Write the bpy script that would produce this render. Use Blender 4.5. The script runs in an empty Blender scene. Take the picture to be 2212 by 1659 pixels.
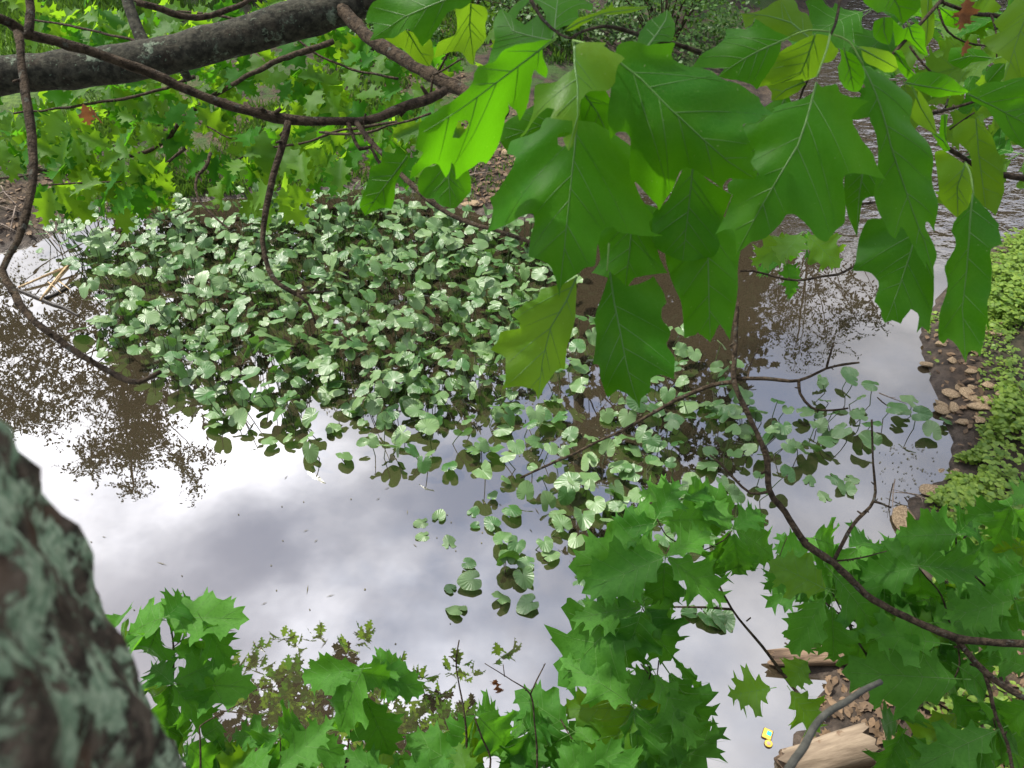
import bpy, math, random
import numpy as np
from mathutils import Vector, Matrix, Quaternion, noise
from mathutils.geometry import delaunay_2d_cdt

R = math.radians
rng = random.Random(7)
SC = bpy.context.scene
COL = SC.collection

# ------------------------------------------------------------------ camera
CAM_H, PITCH, FPX = 5.0, 40.0, 1770.0
W2, H2 = 1106.0, 829.5           # half size of the 2212 x 1659 picture the measurements use
CAMP = Vector((0, 0, CAM_H))
FWD = Vector((0, math.cos(R(PITCH)), -math.sin(R(PITCH))))
UPV = Vector((0, math.sin(R(PITCH)), math.cos(R(PITCH))))
cd = bpy.data.cameras.new('camera')
cam = bpy.data.objects.new('camera', cd)
COL.objects.link(cam)
cam.location = CAMP
cam.rotation_euler = (R(90 - PITCH), 0, 0)
cd.sensor_width = 36.0
cd.lens = 36.0 * FPX / (2 * W2)
cd.clip_start = 0.02
cd.clip_end = 2000
cd.dof.use_dof = True
cd.dof.focus_distance = 3.0
cd.dof.aperture_fstop = 12.5
SC.camera = cam

# ------------------------------------------------------------------ sun, sky, exposure
SUN_AZ, SUN_EL = -58.0, 56.0     # azimuth from +Y towards +X
SUND = Vector((math.cos(R(SUN_EL)) * math.sin(R(SUN_AZ)), math.cos(R(SUN_EL)) * math.cos(R(SUN_AZ)), math.sin(R(SUN_EL))))
ld = bpy.data.lights.new('sun', 'SUN')
ld.energy = 4.8
ld.angle = R(1.5)
ld.color = (1.0, 0.95, 0.86)
sun = bpy.data.objects.new('sun', ld)
COL.objects.link(sun)
sun.rotation_euler = SUND.to_track_quat('Z', 'Y').to_euler()

SC.view_settings.view_transform = 'Standard'
SC.view_settings.look = 'None'
SC.view_settings.exposure = 0.55
SC.view_settings.gamma = 1.0
SC.view_settings.use_curve_mapping = False

world = bpy.data.worlds.new('World')
SC.world = world
world.use_nodes = True


class NT:
    """small helper to write node trees"""
    def __init__(self, tree):
        self.t = tree
        self.t.nodes.clear()

    def n(self, kind, **kw):
        nd = self.t.nodes.new(kind)
        for k, v in kw.items():
            if k.startswith('i_'):
                key = k[2:]
                key = int(key) if key.isdigit() else key.replace('_', ' ')
                self.set(nd.inputs[key], v)
            else:
                setattr(nd, k, v)
        return nd

    def set(self, sock, v):
        if hasattr(v, 'is_output') and not isinstance(v, (int, float)):
            self.t.links.new(v, sock)
        elif isinstance(v, (tuple, list)) and len(v) == 3 and sock.type == 'RGBA':
            sock.default_value = (*v, 1)
        else:
            sock.default_value = v

    def math(self, op, a, b=0.0, c=None, clamp=False):
        nd = self.n('ShaderNodeMath', operation=op, use_clamp=clamp)
        self.set(nd.inputs[0], a)
        self.set(nd.inputs[1], b)
        if c is not None:
            self.set(nd.inputs[2], c)
        return nd.outputs[0]

    def mix(self, f, a, b, blend='MIX'):
        nd = self.n('ShaderNodeMix', data_type='RGBA', blend_type=blend)
        self.set(nd.inputs[0], f)
        self.set(nd.inputs[6], a)
        self.set(nd.inputs[7], b)
        return nd.outputs[2]

    def ramp(self, v, a, b, lo=0.0, hi=1.0, smooth=True):
        nd = self.n('ShaderNodeMapRange', interpolation_type='SMOOTHSTEP' if smooth else 'LINEAR')
        self.set(nd.inputs[0], v)
        for i, q in enumerate((a, b, lo, hi)):
            nd.inputs[1 + i].default_value = q
        return nd.outputs[0]

    def noise(self, vec, scale, detail=3, rough=0.55, out=0):
        nd = self.n('ShaderNodeTexNoise')
        if vec is not None:
            self.set(nd.inputs['Vector'], vec)
        nd.inputs['Scale'].default_value = scale
        nd.inputs['Detail'].default_value = detail
        nd.inputs['Roughness'].default_value = rough
        return nd.outputs[out]

    def bump(self, h, strength, dist=0.01):
        nd = self.n('ShaderNodeBump')
        self.set(nd.inputs['Height'], h)
        nd.inputs['Strength'].default_value = strength
        nd.inputs['Distance'].default_value = dist
        return nd.outputs[0]


def build_world():
    w = NT(world.node_tree)
    tc = w.n('ShaderNodeTexCoord').outputs['Generated']
    sky = w.n('ShaderNodeTexSky', sky_type='NISHITA', sun_disc=False, sun_elevation=R(SUN_EL), sun_rotation=R(SUN_AZ),
              altitude=100, air_density=1.0, dust_density=2.0, ozone_density=1.0)
    sep = w.n('ShaderNodeSeparateXYZ')
    w.set(sep.inputs[0], tc)
    z = w.math('MAXIMUM', sep.outputs[2], 0.06)
    px = w.math('DIVIDE', sep.outputs[0], z)
    py = w.math('DIVIDE', sep.outputs[1], z)
    cmb = w.n('ShaderNodeCombineXYZ')
    w.set(cmb.inputs[0], px)
    w.set(cmb.inputs[1], py)
    cmb.inputs[2].default_value = 43.9
    p = cmb.outputs[0]
    n1 = w.noise(p, 1.35, 6, 0.54)
    n2 = w.noise(p, 2.9, 5, 0.55)
    cover = w.ramp(n1, 0.34, 0.62)
    # clouds are bright near the sun where light comes through them, greyer where thick
    dot = w.n('ShaderNodeVectorMath', operation='DOT_PRODUCT')
    w.set(dot.inputs[0], tc)
    dot.inputs[1].default_value = SUND
    glow = w.math('POWER', w.math('MAXIMUM', dot.outputs['Value'], 0.0), 5.0)
    lum = w.ramp(n2, 0.3, 0.7, 9.0, 20.0)
    lum = w.math('MULTIPLY', lum, w.math('MULTIPLY_ADD', glow, 2.2, 0.52))
    cc = w.n('ShaderNodeCombineXYZ')
    w.set(cc.inputs[0], w.math('MULTIPLY', lum, 0.975))
    w.set(cc.inputs[1], w.math('MULTIPLY', lum, 0.975))
    w.set(cc.inputs[2], w.math('MULTIPLY', lum, 1.03))
    haze = w.mix(0.5, sky.outputs[0], (7.6, 8.6, 11.6))
    col = w.mix(cover, haze, cc.outputs[0])
    bg = w.n('ShaderNodeBackground')
    w.set(bg.inputs[0], col)
    bg.inputs[1].default_value = 0.1
    out = w.n('ShaderNodeOutputWorld')
    w.set(out.inputs[0], bg.outputs[0])


build_world()


# ------------------------------------------------------------------ picture measurements -> places
def ray(px, py):
    return Vector((1, 0, 0)) * ((px - W2) / FPX) + UPV * (-(py - H2) / FPX) + FWD


def P(px, py, depth):
    return CAMP + ray(px, py) * depth


def G(px, py, z=0.0):
    d = ray(px, py)
    return CAMP + d * ((z - CAM_H) / d.z)


def MIRROR(px, py, horiz):
    """place at horizontal distance horiz whose image in the still pond is seen at px, py"""
    d = ray(px, py)
    s = horiz / d.y
    q = CAMP + d * s
    return Vector((q.x, q.y, -q.z))


def c2(x, y): return (737.3 + x / 3, y / 3)
def c3(x, y): return (1474.7 + x / 3, y / 3)
def c5(x, y): return (737.3 + x / 3, 553 + y / 3)
def c6(x, y): return (1474.7 + x / 3, 553 + y / 3)
def c7(x, y): return (x / 2, 1106 + y / 2)
def c8(x, y): return (1106 + x / 2, 1106 + y / 2)
def z3(x, y): return (1897.6 + x * .1838, 406.6 + y * .1838)
def m8(x, y): return (1219.9 + x * .21446, y * .21446)


# ------------------------------------------------------------------ objects
def empty(name, loc, label, cat, group=None):
    o = bpy.data.objects.new(name, None)
    o.empty_display_size = 0.05
    COL.objects.link(o)
    o.location = loc
    o['label'] = label
    o['category'] = cat
    if group:
        o['group'] = group
    return o


def add(name, mesh, parent=None, world=None, label=None, cat=None, group=None, kind=None):
    o = bpy.data.objects.new(name, mesh)
    COL.objects.link(o)
    if parent is not None:
        o.parent = parent
        if world is not None:
            o.matrix_basis = Matrix.Translation(-parent.location) @ world
    elif world is not None:
        o.matrix_basis = world
    if label:
        o['label'] = label
    if cat:
        o['category'] = cat
    if group:
        o['group'] = group
    if kind:
        o['kind'] = kind
    return o


def mesh_of(name, v, f, mat, smooth=True, uv=None):
    me = bpy.data.meshes.new(name)
    me.from_pydata([tuple(q) for q in v], [], f)
    if smooth:
        me.shade_smooth()
    if uv is not None:
        layer = me.uv_layers.new(name='uv')
        li = np.empty(len(me.loops), dtype=np.int32)
        me.loops.foreach_get('vertex_index', li)
        layer.data.foreach_set('uv', np.asarray(uv, dtype=np.float32)[li].ravel())
    me.materials.append(mat)
    return me


class MB:
    def __init__(self):
        self.v, self.f = [], []

    def put(self, v, f):
        k = len(self.v)
        self.v.extend(v)
        self.f.extend(tuple(i + k for i in q) for q in f)

    def mesh(self, name, mat, smooth=True):
        return mesh_of(name, self.v, self.f, mat, smooth)


def catmull(pts, rad, step):
    """smooth a polyline of Vectors with radii"""
    n = len(pts)
    if n < 3:
        k = max(2, int((pts[1] - pts[0]).length / step))
        return [pts[0].lerp(pts[1], i / k) for i in range(k + 1)], [rad[0] + (rad[1] - rad[0]) * i / k for i in range(k + 1)]
    P_, R_ = [], []
    for i in range(n - 1):
        a = pts[i - 1] if i else pts[0] * 2 - pts[1]
        b, c = pts[i], pts[i + 1]
        d = pts[i + 2] if i + 2 < n else c * 2 - b
        k = max(2, int((c - b).length / step))
        for j in range(k):
            t = j / k
            P_.append(0.5 * (2 * b + (c - a) * t + (2 * a - 5 * b + 4 * c - d) * t * t + (3 * b - a - 3 * c + d) * t ** 3))
            R_.append(rad[i] + (rad[i + 1] - rad[i]) * t)
    P_.append(pts[-1])
    R_.append(rad[-1])
    return P_, R_


def tube(mb, pts, rad, sides=8, step=0.03, rough=0.08, seed=0.0, freq=30.0, wander=0.0, smooth=True, cap=True):
    if isinstance(rad, (int, float)):
        rad = [rad] * len(pts)
    if smooth:
        pp, rr = catmull([Vector(p) for p in pts], rad, step)
    else:
        pp, rr = [Vector(p) for p in pts], rad
    v, f = [], []
    t0 = (pp[1] - pp[0]).normalized()
    nx = t0.orthogonal().normalized()
    for i, p in enumerate(pp):
        t = (pp[min(i + 1, len(pp) - 1)] - pp[max(i - 1, 0)]).normalized()
        nx = (nx - t * nx.dot(t)).normalized()
        ny = t.cross(nx)
        r = rr[i]
        q = p
        if wander:
            q = p + noise.noise_vector(p * (0.25 / max(r, 1e-4)) + Vector((seed, 0, 0))) * r * wander
        for k in range(sides):
            a = 2 * math.pi * k / sides
            d = nx * math.cos(a) + ny * math.sin(a)
            rq = r
            if rough:
                rq = r * (1 + rough * noise.noise((p + d * r) * freq + Vector((seed, seed, 0))))
            v.append(q + d * rq)
    m = len(pp)
    for i in range(m - 1):
        for k in range(sides):
            k2 = (k + 1) % sides
            f.append((i * sides + k, i * sides + k2, (i + 1) * sides + k2, (i + 1) * sides + k))
    if cap:
        f.append(tuple(range(sides))[::-1])
        f.append(tuple((m - 1) * sides + k for k in range(sides)))
    mb.put(v, f)


def frame_from(y, zhint):
    """rotation whose local Y runs along y and whose local Z is as near zhint as can be"""
    y = y.normalized()
    z = zhint - y * zhint.dot(y)
    if z.length < 1e-4:
        z = y.orthogonal()
    z.normalize()
    x = y.cross(z)
    return Matrix((x, y, z)).transposed().to_4x4()


def inside(poly, x, y):
    c = False
    j = len(poly) - 1
    for i in range(len(poly)):
        a, b = poly[i], poly[j]
        if (a[1] > y) != (b[1] > y) and x < (b[0] - a[0]) * (y - a[1]) / (b[1] - a[1]) + a[0]:
            c = not c
        j = i
    return c


# ------------------------------------------------------------------ materials
def new_mat(name):
    m = bpy.data.materials.new(name)
    m.use_nodes = True
    return m, NT(m.node_tree)


def finish(t, shader):
    o = t.n('ShaderNodeOutputMaterial')
    t.set(o.inputs[0], shader)


def leaf_mat(name, dark, light, trans, tw=0.4, rough=0.42, island=False, under=None, spec=0.4, nscale=14.0, net=False):
    """a thin leaf: colour varies from leaf to leaf, paler below, lets light through"""
    m, t = new_mat(name)
    if island:
        rnd = t.n('ShaderNodeNewGeometry').outputs['Random Per Island']
    else:
        rnd = t.n('ShaderNodeObjectInfo').outputs['Random']
    geo = t.n('ShaderNodeNewGeometry')
    co = t.n('ShaderNodeTexCoord').outputs['Object']
    nz = t.noise(co, nscale, 3)
    col = t.mix(rnd, dark, light)
    col = t.mix(t.ramp(nz, 0.25, 0.75, 0.0, 0.45), col, light)
    col = t.mix(t.ramp(t.noise(co, nscale * 2.2, 4, 0.65), 0.45, 0.72, 0.0, 0.55), col, tuple(q * 0.6 for q in dark))
    if under:
        col = t.mix(t.math('MULTIPLY', geo.outputs['Backfacing'], 0.8), col, under)
    nrm_h = t.noise(co, nscale * 4, 4, 0.6)
    if net:      # the fine net of veins and the yellower areas of a big leaf
        vo = t.n('ShaderNodeTexVoronoi', feature='DISTANCE_TO_EDGE')
        t.set(vo.inputs['Vector'], co)
        vo.inputs['Scale'].default_value = 150.0
        line = t.ramp(vo.outputs['Distance'], 0.10, 0.0)
        col = t.mix(t.ramp(t.noise(co, 9.0, 3), 0.42, 0.68, 0.0, 0.75), col, tuple(q * k for q, k in zip(light, (1.9, 1.25, 0.8))))
        col = t.mix(t.math('MULTIPLY', line, 0.16), col, (0.10, 0.22, 0.04))
        nrm_h = t.math('MULTIPLY_ADD', line, -0.35, nrm_h)
    # small pale specks and brown nicks of wear
    sp = t.noise(co, nscale * 16, 1)
    col = t.mix(t.ramp(sp, 0.76, 0.79, 0.0, 0.5), col, (0.32, 0.36, 0.16))
    tcol = t.mix(rnd, trans, tuple(q * 1.35 for q in trans))
    pr = t.n('ShaderNodeBsdfPrincipled')
    t.set(pr.inputs['Base Color'], col)
    pr.inputs['Roughness'].default_value = rough
    pr.inputs['Specular IOR Level'].default_value = spec
    t.set(pr.inputs['Normal'], t.bump(nrm_h, 0.12 if net else 0.4, 0.005))
    tr = t.n('ShaderNodeBsdfTranslucent')
    t.set(tr.inputs[0], tcol)
    mx = t.n('ShaderNodeMixShader')
    mx.inputs[0].default_value = tw
    t.set(mx.inputs[1], pr.outputs[0])
    t.set(mx.inputs[2], tr.outputs[0])
    finish(t, mx.outputs[0])
    return m


M = {}
M['oak_leaf'] = leaf_mat('oak_leaf', (0.014, 0.088, 0.005), (0.034, 0.130, 0.008), (0.09, 0.30, 0.006), 0.44, 0.5, under=(0.04, 0.105, 0.025), spec=0.12)
M['oak_leaf_backlit'] = leaf_mat('oak_leaf_backlit', (0.032, 0.105, 0.008), (0.058, 0.145, 0.012), (0.22, 0.42, 0.012), 0.5, 0.45, under=(0.06, 0.13, 0.03), spec=0.22)  # backlit yellow-green put into the leaf colour; some leaves take it at random
M['oak_leaf_big'] = leaf_mat('oak_leaf_big', (0.011, 0.086, 0.003), (0.030, 0.135, 0.005), (0.11, 0.36, 0.004), 0.46, 0.5, under=(0.04, 0.105, 0.025), spec=0.16, net=True)
M['oak_leaf_big_backlit'] = leaf_mat('oak_leaf_big_backlit', (0.032, 0.105, 0.008), (0.058, 0.145, 0.012), (0.22, 0.42, 0.012), 0.5, 0.45, under=(0.06, 0.13, 0.03), spec=0.2, net=True)  # large-leaf version, same backlit brightness in its colour
M['oak_leaf_fresh'] = leaf_mat('oak_leaf_fresh', (0.018, 0.095, 0.008), (0.072, 0.205, 0.026), (0.11, 0.33, 0.012), 0.42, 0.5, under=(0.05, 0.13, 0.03), spec=0.16)
M['oak_leaf_dead'] = leaf_mat('oak_leaf_dead', (0.13, 0.045, 0.02), (0.24, 0.10, 0.04), (0.25, 0.10, 0.03), 0.25, 0.7)
M['vein'] = leaf_mat('leaf_vein', (0.065, 0.165, 0.026), (0.10, 0.21, 0.042), (0.2, 0.4, 0.06), 0.25, 0.4)
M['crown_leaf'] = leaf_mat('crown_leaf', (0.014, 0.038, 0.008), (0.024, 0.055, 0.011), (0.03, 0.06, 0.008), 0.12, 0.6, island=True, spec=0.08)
M['weed'] = leaf_mat('weed_leaf', (0.040, 0.110, 0.010), (0.20, 0.29, 0.04), (0.24, 0.38, 0.02), 0.35, 0.5, island=True)
M['shrub'] = leaf_mat('shrub_leaf', (0.018, 0.058, 0.010), (0.06, 0.14, 0.022), (0.10, 0.22, 0.02), 0.3, 0.5, island=True)
M['grass'] = leaf_mat('grass_blade', (0.028, 0.085, 0.010), (0.075, 0.16, 0.02), (0.12, 0.24, 0.02), 0.3, 0.5, island=True)
M['scum'] = leaf_mat('pond_scum', (0.03, 0.026, 0.014), (0.12, 0.11, 0.06), (0.1, 0.1, 0.04), 0.1, 0.7, island=True)
M['litter'] = leaf_mat('dry_leaf', (0.035, 0.022, 0.013), (0.20, 0.13, 0.072), (0.2, 0.12, 0.05), 0.15, 0.75, island=True)


def lily_mat():
    m, t = new_mat('pond_lily_leaf')
    rnd = t.n('ShaderNodeObjectInfo').outputs['Random']
    uv = t.n('ShaderNodeUVMap').outputs[0]
    sep = t.n('ShaderNodeSeparateXYZ')
    t.set(sep.inputs[0], uv)
    u, v = sep.outputs[0], sep.outputs[1]          # u angle round the stalk, v distance from it
    co = t.n('ShaderNodeTexCoord').outputs['Object']
    geo = t.n('ShaderNodeNewGeometry')
    ribs = t.math('SINE', t.math('MULTIPLY_ADD', u, 130.0, t.math('MULTIPLY', t.noise(co, 9.0, 2), 3.0)))
    col = t.mix(rnd, (0.026, 0.108, 0.016), (0.165, 0.265, 0.100))
    col = t.mix(t.ramp(t.noise(co, 12.0, 3), 0.42, 0.80, 0.0, 0.5), col, (0.17, 0.25, 0.115))
    col = t.mix(t.ramp(ribs, -1.0, 1.0, 0.0, 0.14), col, (0.03, 0.09, 0.022))
    edge = t.math('MULTIPLY', t.ramp(v, 0.86, 1.0), t.ramp(t.noise(co, 22.0, 3), 0.52, 0.66))
    col = t.mix(edge, col, (0.20, 0.14, 0.06))
    col = t.mix(t.ramp(t.noise(co, 60.0, 1), 0.74, 0.78, 0.0, 0.7), col, (0.17, 0.11, 0.05))
    col = t.mix(t.math('MULTIPLY', geo.outputs['Backfacing'], 0.85), col, (0.045, 0.13, 0.015))
    pr = t.n('ShaderNodeBsdfPrincipled')
    t.set(pr.inputs['Base Color'], col)
    pr.inputs['Roughness'].default_value = 0.40
    pr.inputs['Specular IOR Level'].default_value = 0.62
    h = t.math('MULTIPLY', ribs, t.ramp(v, 0.05, 0.6))
    t.set(pr.inputs['Normal'], t.bump(h, 0.28, 0.004))
    tr = t.n('ShaderNodeBsdfTranslucent')
    t.set(tr.inputs[0], (0.10, 0.25, 0.02))
    mx = t.n('ShaderNodeMixShader')
    mx.inputs[0].default_value = 0.25
    t.set(mx.inputs[1], pr.outputs[0])
    t.set(mx.inputs[2], tr.outputs[0])
    finish(t, mx.outputs[0])
    return m


M['lily'] = lily_mat()


def simple_mat(name, a, b, scale, rough=0.8, bump=0.4, bscale=None, spec=0.3, detail=5, stretch=None, c=None, cthr=(0.6, 0.7), cscale=20.0, dist=0.01):
    """two tones broken up by noise, a third in patches, fine relief"""
    m, t = new_mat(name)
    co = t.n('ShaderNodeTexCoord').outputs['Object']
    if stretch:
        mp = t.n('ShaderNodeMapping')
        t.set(mp.inputs[0], co)
        mp.inputs['Scale'].default_value = stretch
        cs = mp.outputs[0]
    else:
        cs = co
    nz = t.noise(cs, scale, detail, 0.62)
    col = t.mix(t.ramp(nz, 0.32, 0.68), a, b)
    if c:
        col = t.mix(t.ramp(t.noise(co, cscale, 4, 0.6), cthr[0], cthr[1]), col, c)
    pr = t.n('ShaderNodeBsdfPrincipled')
    t.set(pr.inputs['Base Color'], col)
    pr.inputs['Roughness'].default_value = rough
    pr.inputs['Specular IOR Level'].default_value = spec
    t.set(pr.inputs['Normal'], t.bump(t.noise(cs, bscale or scale * 3, 5, 0.6), bump, dist))
    finish(t, pr.outputs[0])
    return m


M['bark'] = simple_mat('bark', (0.020, 0.0145, 0.009), (0.085, 0.062, 0.040), 70, bump=1.0, spec=0.12, c=(0.09, 0.09, 0.072), cthr=(0.60, 0.70), cscale=55)
M['stem_green'] = simple_mat('petiole', (0.10, 0.20, 0.035), (0.15, 0.26, 0.05), 40, rough=0.5, bump=0.1)
M['stalk'] = simple_mat('lily_stalk', (0.03, 0.06, 0.012), (0.06, 0.10, 0.02), 20, rough=0.5, bump=0.1)
M['grey_stem'] = simple_mat('grey_stem', (0.034, 0.035, 0.029), (0.06, 0.06, 0.05), 60, bump=0.3)
M['stone'] = simple_mat('sandstone', (0.14, 0.095, 0.052), (0.36, 0.27, 0.165), 9, bump=0.7, c=(0.13, 0.10, 0.07), cthr=(0.58, 0.68), cscale=14)
M['driftwood'] = simple_mat('driftwood', (0.05, 0.032, 0.02), (0.22, 0.15, 0.095), 22, bump=0.9, stretch=(0.12, 1, 1), bscale=60)
M['bare_wood'] = simple_mat('bare_wood', (0.125, 0.092, 0.062), (0.25, 0.195, 0.135), 16, bump=0.6, stretch=(0.15, 1, 1), bscale=50, c=(0.12, 0.075, 0.045), cthr=(0.63, 0.72), cscale=9)
M['cut_wood'] = simple_mat('cut_wood', (0.50, 0.39, 0.24), (0.66, 0.56, 0.38), 30, bump=0.4)
M['reed'] = simple_mat('dry_reed', (0.30, 0.20, 0.10), (0.52, 0.40, 0.24), 40, bump=0.3)
M['stick'] = simple_mat('dry_stick', (0.11, 0.085, 0.065), (0.25, 0.20, 0.16), 40, bump=0.4)
M['wet_stick'] = simple_mat('wet_stick', (0.022, 0.018, 0.014), (0.05, 0.042, 0.034), 40, rough=0.4, bump=0.4)
M['yellow'] = simple_mat('yellow_plastic', (0.78, 0.52, 0.04), (0.82, 0.60, 0.09), 60, rough=0.35, bump=0.05, spec=0.5)
M['cyan'] = simple_mat('blue_print', (0.03, 0.42, 0.55), (0.10, 0.60, 0.70), 300, rough=0.4, bump=0.05)
M['pinkish'] = simple_mat('pink_disc', (0.48, 0.33, 0.28), (0.55, 0.40, 0.34), 200, rough=0.5, bump=0.1)
M['dark_edge'] = simple_mat('dark_rim', (0.10, 0.045, 0.012), (0.14, 0.07, 0.02), 100, rough=0.5, bump=0.1)


def lichen_bark(name, scale, patch, thr, lichen_a, lichen_b, base_a, base_b, bump=0.9, rust=0.6):
    m, t = new_mat(name)
    co = t.n('ShaderNodeTexCoord').outputs['Object']
    n1 = t.noise(co, scale, 6, 0.65)
    col = t.mix(t.ramp(n1, 0.35, 0.66), base_a, base_b)
    col = t.mix(t.ramp(t.noise(co, scale * 0.3, 3), 0.5, 0.7, 0.0, rust), col, (0.085, 0.045, 0.026))
    warp = t.n('ShaderNodeVectorMath', operation='MULTIPLY_ADD')
    nv = t.n('ShaderNodeTexNoise')
    t.set(nv.inputs['Vector'], co)
    nv.inputs['Scale'].default_value = patch * 2.5
    t.set(warp.inputs[0], nv.outputs[1])
    warp.inputs[1].default_value = (0.6 / patch,) * 3
    t.set(warp.inputs[2], co)
    ln = t.noise(warp.outputs[0], patch, 5, 0.68)
    mask = t.math('MULTIPLY', t.ramp(ln, thr, thr + 0.07), t.ramp(t.noise(co, patch * 0.3, 2), 0.34, 0.5))
    lc = t.mix(t.ramp(t.noise(co, patch * 5, 3), 0.35, 0.65), lichen_a, lichen_b)
    col = t.mix(mask, col, lc)
    spot = t.n('ShaderNodeTexVoronoi', feature='F1')
    t.set(spot.inputs['Vector'], warp.outputs[0])
    spot.inputs['Scale'].default_value = patch * 4.5
    sm = t.math('MULTIPLY', t.ramp(spot.outputs['Distance'], 0.22, 0.14), t.ramp(t.noise(co, patch * 1.3, 2), 0.5, 0.6))
    col = t.mix(sm, col, lichen_a)
    pr = t.n('ShaderNodeBsdfPrincipled')
    t.set(pr.inputs['Base Color'], col)
    pr.inputs['Roughness'].default_value = 0.9
    pr.inputs['Specular IOR Level'].default_value = 0.15
    hh = t.math('ADD', n1, t.math('MULTIPLY', mask, 0.35))
    t.set(pr.inputs['Normal'], t.bump(hh, bump, 0.006))
    finish(t, pr.outputs[0])
    return m


M['trunk'] = lichen_bark('trunk_bark', 75, 40, 0.465, (0.17, 0.25, 0.155), (0.36, 0.44, 0.30), (0.022, 0.018, 0.014), (0.135, 0.105, 0.078))
M['limb'] = lichen_bark('limb_bark', 60, 22, 0.57, (0.085, 0.115, 0.078), (0.16, 0.19, 0.135), (0.015, 0.015, 0.011), (0.052, 0.050, 0.036), rust=0.12)


def ground_mat():
    m, t = new_mat('bank_ground')
    co = t.n('ShaderNodeTexCoord').outputs['Object']
    sep = t.n('ShaderNodeSeparateXYZ')
    t.set(sep.inputs[0], co)
    x, y, z = sep.outputs
    big = t.noise(co, 0.55, 4, 0.6)
    fine = t.noise(co, 9.0, 6, 0.65)
    soil = t.mix(t.ramp(fine, 0.35, 0.65), (0.014, 0.010, 0.007), (0.058, 0.041, 0.028))
    litter = t.mix(t.ramp(t.noise(co, 26.0, 4), 0.4, 0.6), (0.035, 0.024, 0.015), (0.115, 0.082, 0.048))
    green = t.mix(t.ramp(t.noise(co, 14.0, 5), 0.35, 0.65), (0.035, 0.085, 0.011), (0.10, 0.18, 0.026))
    col = t.mix(t.ramp(big, 0.5, 0.58, 0.0, 0.7), soil, litter)
    lawn = t.math('MULTIPLY', t.ramp(z, 0.30, 0.55), t.ramp(t.math('ADD', y, t.math('MULTIPLY', big, 4.0)), 12.0, 14.5))
    lawn = t.math('MULTIPLY', lawn, t.ramp(t.math('ADD', x, t.math('MULTIPLY', y, 0.25)), -1.0, -3.0))
    col = t.mix(lawn, col, green)
    tuft = t.math('MULTIPLY', t.ramp(t.noise(co, 1.6, 4, 0.65), 0.44, 0.58, 0.0, 0.85), t.ramp(z, 0.16, 0.35))
    col = t.mix(tuft, col, (0.030, 0.070, 0.010))
    wet = t.ramp(z, 0.10, 0.02)
    mud = t.mix(t.ramp(fine, 0.35, 0.65), (0.028, 0.020, 0.014), (0.08, 0.06, 0.044))
    col = t.mix(wet, col, mud)
    pr = t.n('ShaderNodeBsdfPrincipled')
    t.set(pr.inputs['Base Color'], col)
    t.set(pr.inputs['Roughness'], t.ramp(z, 0.0, 0.1, 0.35, 0.92))
    pr.inputs['Specular IOR Level'].default_value = 0.35
    t.set(pr.inputs['Normal'], t.bump(t.noise(co, 18.0, 7, 0.7), 0.9, 0.04))
    finish(t, pr.outputs[0])
    return m


def water_mat():
    m, t = new_mat('muddy_water')
    co = t.n('ShaderNodeTexCoord').outputs['Object']
    sep = t.n('ShaderNodeSeparateXYZ')
    t.set(sep.inputs[0], co)
    x, y, z = sep.outputs
    pr = t.n('ShaderNodeBsdfPrincipled')
    t.set(pr.inputs['Base Color'], t.mix(t.noise(co, 0.5, 3), (0.028, 0.022, 0.013), (0.042, 0.033, 0.020)))
    pr.inputs['Roughness'].default_value = 0.0
    pr.inputs['IOR'].default_value = 3.3
    pr.inputs['Specular IOR Level'].default_value = 0.5
    flow = t.ramp(t.math('MULTIPLY_ADD', x, 0.25, y), 9.0, 11.5)
    mp = t.n('ShaderNodeMapping')
    t.set(mp.inputs[0], co)
    mp.inputs['Scale'].default_value = (1.0, 1.5, 1.0)
    mp.inputs['Rotation'].default_value = (0, 0, R(-25))
    rip = t.noise(mp.outputs[0], 3.4, 3, 0.5)
    calm = t.noise(co, 2.2, 2, 0.5)
    h = t.math('ADD', t.math('MULTIPLY', t.math('MULTIPLY', rip, flow), 0.085), t.math('MULTIPLY', calm, 0.0006))
    t.set(pr.inputs['Normal'], t.bump(h, 1.0, 1.0))
    finish(t, pr.outputs[0])
    return m


M['ground'] = ground_mat()
M['water'] = water_mat()

# ------------------------------------------------------------------ water outline and terrain
SHORE = [G(*q).xy for q in [(-300, 600), (0, 548), (60, 535), (110, 508), (200, 472), (330, 442), (500, 428), (650, 415), (800, 405), (900, 415),
                            (1000, 452), (1060, 470), (1150, 478), (1300, 440), (1420, 410), (1520, 370), (1650, 250), (1780, 110), (1850, 30)]]
SHORE += [Vector(q) for q in [(8.4, 20.3), (14, 25), (40, 38), (80, 60), (80, 50), (40, 25), (20, 16), (11, 12.2)]]
SHORE += [G(*q).xy for q in [(2330, 420), (2212, 495), (2140, 530), (2060, 600), (2000, 680), (1985, 720), (2000, 790), (2030, 880), (2055, 960), (2045, 1030),
                             (1965, 1075), (1945, 1130), (1975, 1190), (1900, 1300), (1850, 1390), (1730, 1425), (1690, 1435), (1790, 1480), (1750, 1510), (1780, 1565),
                             (1712, 1590), (1690, 1659)]]
SHORE += [Vector(q) for q in [(1.5, 1.75), (0, 1.55), (-3, 1.5), (-8, 2.0), (-14, 4.0), (-16, 7.0)]]
SH = np.array([[q.x, q.y] for q in SHORE])


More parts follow.
